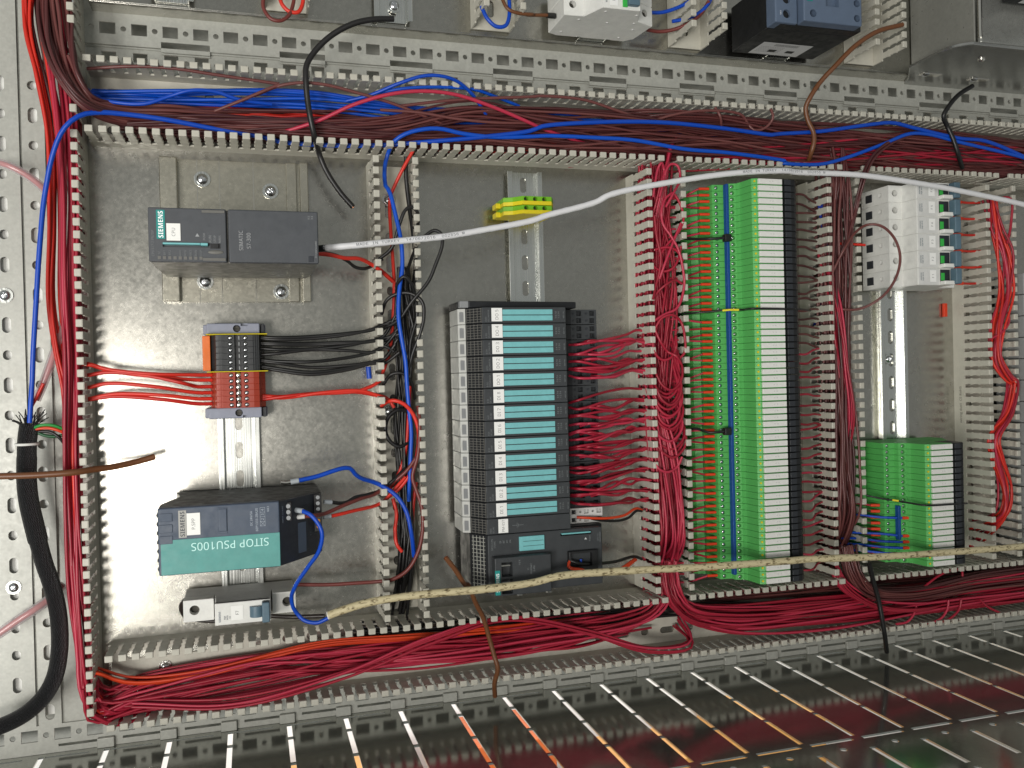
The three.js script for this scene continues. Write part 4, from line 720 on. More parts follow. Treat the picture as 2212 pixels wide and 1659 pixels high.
for (const [i, s] of [[0, [['d4', 1420, 225], [1540, 135], [1660, 85], [1720, 100], [1725, 140]]], [1, [['d4', 1360, 380], [1340, 440], [1290, 500], [1200, 520]]], [2, [['d4', 1615, 330], [1605, 400], [1560, 470], [1450, 520]]], [3, [['d4', 1715, 325], [1700, 400], [1640, 465], [1540, 510]]], [4, [['d4', 1860, 325], [1920, 380], [2020, 430]]]])
  wire('crimson_wire', 'short crimson loop standing out beyond the short relay row above the slotted sheet', GB, s.map((e) => typeof e[0] === 'string' ? Z(e[0], e[1], e[2], 0.046) : Z('d4', e[0], e[1], 0.046)), TR, pick(W.crimson), 24);
// --- crimson loops between the I/O modules and the relays
const GL = 'crimson wires in the looped trunking';
strand({ name: 'crimson_wire', label: 'mass of crimson wires under the loops between I/O modules and relays', group: GL, pts: line([0.386, 0.205, 0.020], [0.386, -0.205, 0.024], 8), half: 0.0165, n: 40, r: TR, mats: W.crimson, lift: 0.018, wander: 0.55, seg: 60 , stuff: true });
strand({ name: 'crimson_wire', label: 'crimson wire in the straight lower bunch between I/O modules and relays', group: GL, pts: [new V3(0.376, -0.040, 0.036), new V3(0.380, -0.080, 0.042), new V3(0.386, -0.125, 0.042), new V3(0.387, -0.165, 0.042), new V3(0.387, -0.212, 0.040)], half: [0.009, 0.012, 0.0135, 0.013, 0.0125], n: 24, r: TR, mats: W.crimson, lift: 0.010, wander: 0.2 });
for (let i = 0; i < 17; i++) {      // hanging loops in the middle of the trunking
  const yb = -0.016 - 0.0042 * i + rr(-0.002, 0.002), w = rr(0.0115, 0.0168), h = rr(0.030, 0.055), zz = rr(0.038, 0.050), c = 0.3865 + rr(-0.002, 0.002);
  wire('crimson_wire', 'crimson wire hanging in a deep loop between I/O modules and relays', GL, [new V3(c - w, yb + h, zz - 0.014), new V3(c - w * 0.98, yb + h * 0.4, zz), new V3(c - w * 0.62, yb + 0.004, zz + 0.002), new V3(c, yb - 0.001, zz + 0.003), new V3(c + w * 0.66, yb + 0.005, zz + 0.002), new V3(c + w, yb + h * 0.45, zz), new V3(c + w * 0.9, yb + h * 1.15, zz - 0.012)], TR, pick(W.crimson), 36);
}
for (const q of [[['a3', 1150, 1560], [1170, 1420], [1190, 1330], [1215, 1290], [1235, 1340], [1230, 1440], [1200, 1560]], [['a3', 1240, 1480], [1250, 1360], [1290, 1300], [1340, 1310], [1362, 1370], [1355, 1440], [1310, 1530], [1250, 1640]], [['b3', 1300, 20], [1250, 60], [1215, 170], [1230, 270], [1290, 360], [1350, 470], [1385, 620], [1395, 760], [1340, 930], [1240, 980], [1160, 1030]], [['b3', 1310, 15], [1365, 110], [1390, 230], [1350, 330], [1260, 430], [1200, 520]], [['b3', 1160, 200], [1180, 380], [1210, 520], [1200, 640], [1170, 760], [1150, 860]], [['b3', 1150, 600], [1220, 640], [1300, 620], [1350, 540], [1370, 440]], [['b3', 1160, 1100], [1220, 1010], [1300, 985], [1370, 1040], [1400, 1160], [1400, 1280], [1360, 1330]], [['b3', 1145, 1180], [1160, 1280], [1220, 1340], [1280, 1330], [1330, 1250], [1330, 1150]], [['b3', 1155, 1080], [1210, 1200], [1270, 1280], [1330, 1310], [1370, 1370]], [['b3', 1150, 860], [1190, 800], [1260, 740], [1330, 710], [1380, 740]], [['b3', 1200, 700], [1250, 560], [1320, 380], [1370, 260]], [['b3', 1160, 470], [1260, 450], [1340, 480], [1385, 560]], [['c3', 1160, 640], [1200, 700], [1270, 720], [1340, 680], [1380, 600]]])
  wire('crimson_wire', 'crimson wire curling on top of the loops between I/O modules and relays', GL, q.map((e) => typeof e[0] === 'string' ? Z(e[0], e[1], e[2], 0.049) : Z(q[0][0], e[0], e[1], 0.051 + rr(-0.003, 0.003))), TR, pick(W.crimson), 44);
// crimson wires up from the loops into the trunking above
strand({ name: 'crimson_wire', label: 'crimson wire passing the finger gap above the looped trunking', group: GL, pts: [new V3(0.384, 0.150, 0.036), new V3(0.388, 0.185, 0.044), new V3(0.392, 0.203, 0.044), new V3(0.402, 0.222, 0.036), new V3(0.44, 0.230, 0.03)], half: [0.008, 0.006, 0.004, 0.006, 0.008], n: 9, r: TR, mats: W.crimson, lift: 0.008, wander: 0.2 });
// --- from the I/O clamps to the looped trunking
{
  const starts = [['b3', 1210, [1105, 1185]], ['b3', 1290, [1185, 1265]], ['b3', 1350, [1265, 1345]], ['b3', 1420, [1345, 1345]], ['b3', 1480, [1425, 1425]], ['c3', 165, [65, 65]], ['c3', 215, [150, 150]], ['c3', 285, [230, 230]], ['c3', 345, [310, 310]], ['c3', 415, [310, 385]], ['c3', 465, [385, 385]], ['c3', 535, [465, 465]], ['c3', 595, [545, 545]], ['c3', 685, [545, 625]], ['c3', 725, [625, 625]], ['c3', 810, [705, 705]], ['c3', 855, [785, 785]], ['c3', 915, [870, 870]], ['c3', 970, [945, 945]]];
  const moduleOf = ['DO three', 'DO three', 'DO two', 'DO one', 'DO one', 'DI eight', 'DI seven', 'DI six', 'DI six', 'DI five', 'DI five', 'DI four', 'DI four', 'DI three', 'DI three', 'DI two', 'DI two', 'DI one', 'DI one'];
  starts.forEach(([rg, y, ends], i) => {
    const n = i === 5 ? 1 : 3 + (i % 2);
    for (let k = 0; k < n; k++) {
      const c = k % 3, a = Z(rg, 486 + 88 * c, y + rr(-14, 14), 0.0400), e = Z(rg, 1025, pick(ends) + rr(-8, 8), 0.030 + rr(-0.004, 0.006));
      const b = Z(rg, 560 + 80 * c, y + rr(-20, 10), 0.050), d1 = b.clone().lerp(e, 0.45).add(new V3(0, rr(-0.006, 0.004), rr(-0.004, 0.008))), d2 = b.clone().lerp(e, 0.8).add(new V3(0, rr(-0.002, 0.003), 0.002));
      wire('crimson_wire', 'crimson wire from the clamps near module ' + moduleOf[i] + ' to the looped trunking', 'crimson wires leaving the I/O clamps', [a, b, d1, d2, e, e.clone().add(new V3(0.014, rr(-0.004, 0.004), 0.002))], TR * 0.98, pick(W.crimson), 30);
    }
  });
  wire('orange_red_wire', 'orange red wire from the white clamp block to the looped trunking', null, path(['c3', [545, 1080, 0.046], [640, 1085, 0.050], [800, 1085, 0.048], [930, 1060, 0.042], [1010, 1010, 0.036], [1060, 1020, 0.03]]), TR, W.orange[0], 34);
  wire('black_wire', 'black wire from the white clamp block to the looped trunking', null, path(['c3', [660, 1090, 0.046], [760, 1105, 0.046], [880, 1105, 0.042], [960, 1080, 0.038], [1015, 1030, 0.036], [1060, 1030, 0.03]]), TR, W.black[0], 34);
  wire('black_wire', 'black wire from the plug of the interface module to the looped trunking', null, path(['c3', [490, 1420, 0.071], [560, 1445, 0.074], [700, 1445, 0.066], [850, 1430, 0.052], [1000, 1390, 0.036], [1060, 1410, 0.03]]), 0.0015, W.black[0], 34);
  for (const [a, l] of [[[[490, 1425, 0.071], [480, 1470, 0.075], [540, 1490, 0.074], [700, 1505, 0.066], [860, 1500, 0.050], [1005, 1410, 0.034]], 'orange red wire from the interface module plug, upper of its pair'], [[[480, 1440, 0.071], [490, 1480, 0.076], [560, 1490, 0.074], [720, 1512, 0.062], [900, 1495, 0.046], [1015, 1415, 0.032]], 'orange red wire from the interface module plug, lower of its pair']]) wire('orange_red_wire', l, 'orange red wires of the interface module plug', path(['c3', ...a]), 0.0014, W.orange[0], 34);
  single('blue_core', tube([Z('c3', 578, 1410, 0.070), Z('c3', 578, 1450, 0.070)], 0.0012, 4, 6), W.blue[0], 'tiny blue wire stub in the interface module plug', 'wire');
}
// --- ferruled wires into the long relay row
{
  for (let i = 0; i < 62; i++) {
    if (i === 20) continue;
    const y = relayTop - relayPitch * (i + 0.5), ys = Math.round((y - rr(0, 0.004) + 0.209) / PITCH) * PITCH - 0.209 + rr(-0.0012, 0.0012);
    const o = thing('ferruled_wire', i < 20 ? 'thin crimson wire with orange ferrule entering a green relay above the thin black wire' : 'thin crimson wire with orange ferrule entering a green relay below the thin black wire', 'wire', 'ferruled wires of the long relay row');
    part('insulation', tube([new V3(0.398, ys, 0.030), new V3(0.410, ys, 0.033), new V3(0.417, ys + (y - ys) * 0.5, 0.038 + rr(-0.003, 0.003)), new V3(0.4240, y, 0.0455)], 0.00105, 16, 6), pick(W.crimson), o);
    part('ferrule', tube([new V3(0.4240, y, 0.0455), new V3(0.4340, y, 0.0470)], 0.0014, 3, 8), MAT.ferrule, o);
  }
  for (let i = 10; i < 20; i++) {
    const y = -0.0795 - relayPitch * (i + 0.5);
    if ([12, 15, 16, 17, 18].includes(i)) {
      const o = thing('ferruled_wire', 'blue wire with orange ferrule entering the short relay row', 'wire', 'blue wires of the short relay row');
      part('insulation', tube([new V3(0.590, y + 0.003, 0.030), new V3(0.608, y + 0.002, 0.036), new V3(0.625, y + rr(0, 0.002), 0.050), new V3(0.6420, y, 0.0600)], 0.0013, 18, 7), W.blue[0], o); part('ferrule', tube([new V3(0.6420, y, 0.0600), new V3(0.6490, y, 0.0620)], 0.0017, 3, 8), MAT.ferrule, o);
    }
    const q = thing('ferruled_wire', 'dark wire with red ferrule at the lower clamps of the short relay row', 'wire', 'dark wires of the short relay row');
    part('insulation', tube([new V3(0.600, y + 0.002, 0.026), new V3(0.610, y + 0.001, 0.032), new V3(0.618, y, 0.042)], 0.0011, 10, 6), pick(i % 2 ? W.brown : W.crimson), q); part('ferrule', tube([new V3(0.618, y, 0.042), new V3(0.626, y, 0.046)], 0.0016, 3, 8), MAT.ferrule, q);
  }
  for (let i = 0; i < 44; i++) {   // far side of the relays to the brown wired trunking
    const y = relayTop - 0.006 - 0.0088 * i, ys = Math.round((y + 0.209) / PITCH) * PITCH - 0.209, brown = i < 18;
    wire(brown ? 'brown_wire' : 'crimson_wire', brown ? 'thin brown wire from the black relay side to the brown wired trunking' : 'thin crimson wire from the black relay side to the brown wired trunking', 'wires leaving the black side of the long relay row', [new V3(0.522, y, 0.042), new V3(0.538, y + rr(-0.003, 0.002), 0.047 + rr(-0.004, 0.004)), new V3(0.555, (y + ys) / 2, 0.038), new V3(0.570, ys, 0.030), new V3(0.580, ys + rr(-0.003, 0.003), 0.030)], 0.00115, pick(brown ? W.brown : W.crimson), 20);
  }
}
// --- brown wired trunking
const GW = 'wires in the brown wired trunking';
strand({ name: 'brown_wire', label: 'dark brown wire running along the trunking beside the white breakers', group: GW, pts: [new V3(0.585, 0.225, 0.030), new V3(0.584, 0.195, 0.036), ...line([0.584, 0.15, 0.034], [0.587, -0.205, 0.034], 7)], half: [0.012, 0.009, 0.013, 0.015, 0.0155, 0.0155, 0.0155, 0.015, 0.015, 0.012], n: 54, r: 0.00125, mats: W.brown, lift: 0.022, wander: 0.3, seg: 60 });
strand({ name: 'crimson_wire', label: 'crimson wire among the brown ones beside the white breakers', group: GW, pts: [new V3(0.573, 0.12, 0.030), new V3(0.577, 0.06, 0.046), new V3(0.583, 0.00, 0.048), new V3(0.592, -0.06, 0.044), new V3(0.592, -0.13, 0.030)], half: 0.0045, n: 9, r: 0.00125, mats: W.crimson, lift: 0.008, wander: 0.4 });
strand({ name: 'blue_wire', label: 'short blue wire deep between brown wires beside the breakers', group: GW, pts: line([0.573, 0.17, 0.030], [0.578, 0.05, 0.036], 4), half: 0.003, n: 3, r: 0.0015, mats: W.navy, lift: 0.004, wander: 0.4 });
strand({ name: 'brown_wire', label: 'brown wire dropping loosely from the trunking above into the brown wired trunking', group: GW, pts: path(['a4', [1300, 1060, 0.048], [1130, 1130, 0.052], [1000, 1250, 0.058], [945, 1380, 0.060], [910, 1520, 0.056], [880, 1659, 0.050], 'b4', [850, 250, 0.050], [780, 480, 0.048], [720, 640, 0.044]]), half: 0.003, n: 4, r: 0.0013, mats: W.brown, lift: 0.004, wander: 0.3 });
wire('brown_wire', 'brown wire in a wide loop hanging over the white breakers', null, path(['b4', [700, 640, 0.050], [780, 480, 0.056], [880, 330, 0.074], [980, 270, 0.090], [1080, 280, 0.096], [1180, 370, 0.096], [1230, 510, 0.094], [1210, 660, 0.086], [1130, 800, 0.074], [1020, 890, 0.062], [900, 940, 0.054], [760, 940, 0.048], [690, 935, 0.036]]), 0.00135, W.brown[3], 70);
wire('red_wire', 'short red wire end poking through the trunking finger beside the breakers', null, path(['b4', [750, 420, 0.040], [850, 425, 0.044], [955, 432, 0.048]]), 0.0014, W.red[0], 12);
// --- trunking beside the short relay row
strand({ name: 'crimson_wire', label: 'crimson wire waving along the trunking beside the short relay row', group: 'wires in the trunking beside the short relay row', pts: path(['b4', [1950, 60, 0.040], [1990, 300, 0.042], [2050, 500, 0.044], [2060, 800, 0.044], [1990, 1100, 0.044], [2000, 1350, 0.044], [2110, 1500, 0.046], 'c4', [2130, 0, 0.046], [2080, 250, 0.046], [1960, 450, 0.044], [1990, 620, 0.044], [2060, 850, 0.044], [2040, 1050, 0.044], [1980, 1250, 0.04]]), half: [0.006, 0.009, 0.010, 0.008, 0.007, 0.009, 0.006, 0.006, 0.006, 0.005, 0.004, 0.005, 0.006, 0.006], n: 13, r: 0.00135, mats: [...W.crimson, ...W.red], lift: 0.010, wander: 0.5, seg: 80 });
for (const [i, q] of [[0, [[1950, 80, 0.04], [2100, 60, 0.05], [2110, 250, 0.05], [2080, 420, 0.05]]], [1, [[1940, 1180, 0.045], [2040, 1120, 0.05], [2090, 1050, 0.05], [2090, 960, 0.048]]]]) wire('crimson_wire', 'crimson wire bowing outwards beside the short relay row', 'wires in the trunking beside the short relay row', path(['b4', ...q]), 0.00135, W.crimson[i], 24);
for (let k = 0; k < 6; k++) { const y = 0.178 - 0.0177 * k; const o = thing('ferruled_wire', 'red wire with red ferrule leaving the far side of the white breaker row', 'wire', 'red wires of the white breakers'); part('ferrule', tube([new V3(0.722, y, 0.036), new V3(0.748, y - 0.001, 0.036)], 0.0018, 4, 8), MAT.ferrule, o); part('insulation', tube([new V3(0.748, y - 0.001, 0.036), new V3(0.760, y - 0.001, 0.034), new V3(0.776, y, 0.033)], 0.0014, 10, 6), W.red[k % 3], o); }
// ---------------------------------------------------------------- cables that stand out one by one
wire('blue_wire', 'thick blue wire from the braided sleeve up into the trunking below the frame rail', null, path(['c1', [235, 330, 0.040], [245, 150, 0.042], [255, 0, 0.042], 'b1', [262, 1300, 0.044], [285, 900, 0.046], [310, 500, 0.048], [345, 100, 0.050], 'a1', [370, 1450, 0.052], [410, 1250, 0.056], [480, 1060, 0.060], [560, 960, 0.062], [660, 905, 0.060], [800, 890, 0.056], [1000, 905, 0.052], [1300, 945, 0.048], [1700, 1020, 0.042], [2100, 1090, 0.038], 'a2', [200, 1120, 0.036], [600, 1150, 0.036], [1000, 1150, 0.040], [1400, 1120, 0.048], [1800, 1085, 0.052], [2212, 1030, 0.054], 'a3', [250, 1005, 0.055], [700, 968, 0.056], [1200, 968, 0.056], [1700, 1015, 0.054], [2100, 1068, 0.052], 'a4', [250, 1062, 0.050], [600, 1040, 0.050], [1000, 985, 0.052], [1170, 972, 0.052], [1350, 1015, 0.052], [1700, 1095, 0.052], [1900, 1115, 0.052], [2212, 1240, 0.05], [2400, 1330, 0.05]]), 0.0020, W.blue[0], 190, { rad: 9 });
wire('blue_wire', 'thick blue wire from the black wired trunking across the brown wires', null, path(['c2', [1225, 950, 0.036], [1232, 800, 0.040], [1240, 600, 0.042], [1245, 400, 0.044], [1225, 200, 0.046], [1210, 0, 0.047], 'b2', [1200, 1350, 0.048], [1165, 1150, 0.050], [1145, 1000, 0.050], [1150, 800, 0.050], [1175, 600, 0.050], [1165, 400, 0.050], [1130, 230, 0.048], [1070, 0, 0.044], 'a2', [1045, 1480, 0.040], [1035, 1330, 0.036], [1060, 1220, 0.036], [1110, 1120, 0.048], [1200, 1060, 0.052], [1350, 1022, 0.054], [1480, 1020, 0.054], [1640, 1055, 0.053], [1900, 1085, 0.052], [2212, 1080, 0.052], 'a3', [300, 1075, 0.052], [700, 1090, 0.053], [1000, 1110, 0.053], [1400, 1180, 0.053], [1750, 1210, 0.052], [2212, 1280, 0.052], 'a4', [300, 1290, 0.053], [600, 1300, 0.053], [800, 1250, 0.053], [1100, 1140, 0.053], [1300, 1060, 0.053], [1450, 1062, 0.052], [1700, 1125, 0.052], [2000, 1195, 0.05], [2212, 1250, 0.05], [2400, 1330, 0.05]]), 0.0019, W.blue[1], 190, { rad: 9 });
wire('blue_wire', 'thin blue wire arching over the upper fingers of the trunking', null, path(['a2', [730, 800, 0.036], [930, 750, 0.046], [1150, 660, 0.056], [1350, 600, 0.060], [1500, 605, 0.060], [1620, 650, 0.056], [1740, 760, 0.048], [1820, 880, 0.042], [1870, 960, 0.036]]), 0.0016, W.blue[0], 50);
wire('blue_wire', 'thin blue wire flat below the blue arch in the trunking', null, path(['a2', [950, 740, 0.044], [1200, 700, 0.050], [1500, 690, 0.050], [1750, 710, 0.046], [1900, 760, 0.040], [2100, 840, 0.034]]), 0.0015, W.blue[1], 36);
wire('blue_wire', 'thin blue wire bulging over the red wires near the side bundle', null, path(['a1', [660, 680, 0.034], [760, 770, 0.040], [950, 815, 0.046], [1150, 820, 0.048], [1350, 760, 0.048], [1500, 718, 0.050], [1700, 725, 0.048], [1900, 790, 0.044], [2150, 825, 0.038]]), 0.0017, W.blue[0], 46);
wire('crimson_wire', 'crimson wire arching high over the mass in the trunking below the frame rail', null, path(['a2', [250, 1040, 0.040], [500, 960, 0.048], [800, 825, 0.056], [1100, 742, 0.060], [1350, 722, 0.060], [1600, 750, 0.058], [1900, 850, 0.054], [2212, 985, 0.048], 'a3', [240, 1005, 0.046], [500, 1100, 0.040], [700, 1165, 0.034]]), 0.0017, W.crimson[3], 60);
for (const [q, l] of [[['a2', [0, 760, 0.044], [200, 680, 0.050], [380, 655, 0.052], [560, 670, 0.052], [800, 730, 0.050], [1100, 820, 0.048], [1350, 920, 0.044], [1600, 1030, 0.036]], 'pale brown wire crossing the trunking beside the loose black wire'], [['a2', [1000, 870, 0.046], [1300, 890, 0.048], [1600, 940, 0.048], [1900, 970, 0.048], [2212, 975, 0.046]], 'pale brown wire under the crimson arch'], [['a2', [1150, 840, 0.046], [1500, 800, 0.048], [1800, 780, 0.050], [2212, 765, 0.050], 'a3', [250, 760, 0.050], [600, 790, 0.048], [850, 870, 0.046], [1050, 940, 0.042]], 'pale brown wire rising towards the upper fingers'], [['a3', [1150, 955, 0.044], [1350, 900, 0.050], [1600, 875, 0.052], [1850, 910, 0.050], [1900, 980, 0.046], [1950, 1030, 0.048], [2040, 1010, 0.05], [2100, 930, 0.054], [2080, 860, 0.056]], 'pale brown wire curling up by the frame rail window'], [['a3', [1640, 850, 0.05], [1680, 920, 0.052], [1690, 1000, 0.046]], 'short pale brown wire dipping between brown wires'], [['a1', [690, 545, 0.036], [900, 530, 0.042], [1100, 525, 0.044], [1400, 545, 0.044], [1700, 590, 0.042], [2212, 665, 0.038]], 'pale brown wire above the thin blue wires'], [['a1', [540, 440, 0.058], [600, 580, 0.060], [680, 730, 0.058], [800, 870, 0.050], [1000, 960, 0.040], [1400, 1010, 0.034]], 'brown wire crossing the trunking corner over the fingers'], [['a1', [1700, 880, 0.044], [1900, 800, 0.048], [2100, 715, 0.05], [2212, 670, 0.05]], 'pale brown wire slanting over the red wires']])
  wire('brown_wire', l, 'pale brown wires lying on top', path(q), 0.0014, W.brown[3], 44);
// loose ends
function looseEnd(name, label, pts, r, mat, tipAt, tipMat) {
  const o = thing(name, label, 'wire', null); part('insulation', tube(pts, r, 60, 9), mat, o);
  if (tipMat) { const n = pts.length - 1, a = tipAt ? pts[0] : pts[n], b = tipAt ? pts[1] : pts[n - 1], d = a.clone().sub(b).normalize(); part('core', tube([a.clone().addScaledVector(d, -0.001), a.clone().addScaledVector(d, 0.0004)], r * 0.62, 2, 9), tipMat, o); }
  return o;
}
looseEnd('black_wire', 'loose black wire hanging over the frame rail beside the controller', path(['a2', [1105, 150, 0.060], [950, 153, 0.062], [780, 190, 0.062], [600, 290, 0.060], [470, 420, 0.058], [415, 520, 0.058], [412, 640, 0.058], [425, 800, 0.056], [450, 950, 0.055], [480, 1080, 0.050], [510, 1200, 0.034], [570, 1350, 0.030], [680, 1520, 0.028], [785, 1640, 0.028]]), 0.0025, W.black[1], false, MAT.copper);
looseEnd('brown_wire', 'loose brown wire end lying across the side bundle and the bright plate', path(['c1', [-120, 760, 0.055], [0, 755, 0.058], [300, 745, 0.060], [600, 722, 0.058], [750, 700, 0.050], [900, 680, 0.042], [1100, 636, 0.034], [1225, 600, 0.032]]), 0.0026, W.tan[0], false, MAT.copper);
looseEnd('brown_wire', 'loose brown wire with copper end beside the foot of the I/O row', path(['c2', [1518, 1398, 0.080], [1590, 1490, 0.078], [1680, 1620, 0.074], 'd2', [1690, 205, 0.072], [1760, 360, 0.062], [1815, 470, 0.056], [1865, 640, 0.054], [1905, 780, 0.055], [1930, 870, 0.056], [1905, 985, 0.050], [1908, 1090, 0.040]]), 0.0022, W.tan[0], true, MAT.copper);
looseEnd('brown_wire', 'loose brown wire standing out over the upper trunking stub', path(['a4', [1250, 195, 0.085], [1050, 250, 0.084], [880, 360, 0.080], [720, 520, 0.072], [600, 650, 0.064], [520, 770, 0.060], [485, 850, 0.056], [500, 950, 0.054], [545, 1050, 0.055], [550, 1120, 0.055], [530, 1200, 0.052], [500, 1290, 0.040]]), 0.0024, W.tan[0], true, null);
looseEnd('black_wire', 'loose black wire standing out before the polished zinc box', path(['a4', [1805, 680, 0.062], [1690, 755, 0.062], [1610, 850, 0.060], [1575, 920, 0.058], [1605, 1000, 0.054], [1650, 1100, 0.055], [1690, 1220, 0.054], [1722, 1330, 0.044]]), 0.0024, W.black[0], true, null);
looseEnd('black_wire', 'loose black wire crossing the trunking above the slotted sheet', path(['d4', [985, 40, 0.060], [1022, 190, 0.056], [1060, 330, 0.055], [1092, 500, 0.056], [1108, 600, 0.055], [1125, 740, 0.044]]), 0.0024, W.black[0], false, null);
// white printed network cable
{
  const o = thing('network_cable', 'white printed network cable running from the controller across the whole panel', 'cable', null);
  const pts = path(['b2', [560, 455, 0.085], [640, 448, 0.090], [900, 425, 0.094], [1200, 395, 0.094], [1500, 365, 0.094], [1800, 315, 0.094], [2212, 235, 0.094], 'b3', [300, 200, 0.094], [700, 90, 0.096], 'a3', [800, 1545, 0.098], [1300, 1440, 0.100], [1800, 1370, 0.102], [2212, 1352, 0.102], 'a4', [400, 1362, 0.100], [900, 1385, 0.098], [1400, 1455, 0.096], [1800, 1530, 0.094], [2212, 1620, 0.092], [2500, 1700, 0.09]]);
  const cv = document.createElement('canvas'); cv.width = 2048; cv.height = 128; const x = cv.getContext('2d'); x.fillStyle = '#d9d9db'; x.fillRect(0, 0, 2048, 128);
  for (let i = 0; i < 900; i++) { x.fillStyle = `rgba(${120 + 60 * rnd()},${118 + 60 * rnd()},${112 + 60 * rnd()},0.10)`; x.fillRect(2048 * rnd(), 128 * rnd(), 3 + 16 * rnd(), 1 + 2 * rnd()); }
  x.fillStyle = '#55585c'; x.font = '24px monospace'; x.textBaseline = 'middle'; x.save(); x.translate(150, 64); x.scale(1.0, 1); x.fillText('MADE IN TURKEY  14/06/2016  002856 M', 0, 0); x.restore();
  const t = new THREE.CanvasTexture(cv); t.colorSpace = THREE.SRGBColorSpace; t.wrapS = t.wrapT = THREE.RepeatWrapping; t.repeat.set(1 / 0.36, 1);
  const g = tube(pts, 0.00265, 220, 14, (s) => 1 + 0.035 * Math.sin(s * 420));
  const uv = g.attributes.uv; for (let i = 0; i < uv.count; i++) uv.setY(i, 1 - uv.getY(i));
  part('jacket', g, new THREE.MeshStandardMaterial({ map: t, roughness: 0.45 }), o);
  part('boot', tube(path(['b2', [512, 462, 0.080], [575, 455, 0.086]]), 0.0029, 6, 10), MAT.relay, o);
}
// grimy beige cable with a blue core
{
  const o = thing('beige_cable', 'grimy beige sheathed cable with cut end running across the lower panel', 'cable', null);
  const pts = path(['d2', [590, 450, 0.075], [700, 410, 0.080], [900, 350, 0.084], [1200, 300, 0.088], [1500, 270, 0.092], [1800, 245, 0.096], [2212, 190, 0.098], 'd3', [400, 140, 0.100], [900, 100, 0.102], [1500, 70, 0.104], [2212, 20, 0.106], 'c4', [500, 1412, 0.106], [1100, 1390, 0.106], [1700, 1350, 0.104], [2212, 1308, 0.102], [2500, 1280, 0.10]]);
  const n = 512, d = new Uint8Array(n * n * 4), K = noiseGrid(64, 91), K2 = noiseGrid(128, 17);
  for (let y = 0; y < n; y++) for (let xx = 0; xx < n; xx++) { const u = xx / n, v = y / n, g = 0.6 * K(u * 64, v * 16) + 0.4 * K2(u * 128, v * 48), g2 = K(u * 32 + 7, v * 8 + 2); let k = Math.max(0, Math.min(1, (g - 0.50) * 4)) * Math.max(0, Math.min(1, (g2 - 0.30) * 2.2)); const c = [200 - 118 * k, 188 - 120 * k, 150 - 108 * k], oo = (y * n + xx) * 4; d[oo] = c[0]; d[oo + 1] = c[1]; d[oo + 2] = c[2]; d[oo + 3] = 255; }
  const t = new THREE.DataTexture(d, n, n); t.colorSpace = THREE.SRGBColorSpace; t.wrapS = t.wrapT = THREE.RepeatWrapping; t.magFilter = THREE.LinearFilter; t.repeat.set(1 / 0.16, 1); t.needsUpdate = true;
  part('sheath', tube(pts, 0.0033, 200, 14, (s) => 1 + 0.05 * Math.sin(s * 61) * Math.sin(s * 23)), new THREE.MeshStandardMaterial({ map: t, roughness: 0.6 }), o);
  part('cut_face', tube([pts[0].clone().add(new V3(-0.0012, -0.0003, 0)), pts[0].clone().add(new V3(0.0008, 0.0002, 0))], 0.0034, 2, 14), MAT.white, o);
  part('blue_core', tube(path(['d2', [592, 470, 0.075], [500, 508, 0.072], [400, 490, 0.068], [350, 445, 0.066], [308, 380, 0.068], [298, 300, 0.072], 'c2', [312, 1659, 0.078], [340, 1600, 0.082], [430, 1470, 0.090], [515, 1345, 0.098], [540, 1220, 0.102], [520, 1150, 0.102], [450, 1062, 0.100], [385, 1030, 0.096]]), 0.0017, 90, 8), W.blue[0], o);
  part('crimp', tube(path(['c2', [388, 1031, 0.096], [328, 1022, 0.092]]), 0.0022, 4, 9), MAT.ferruleGrey, o);
}
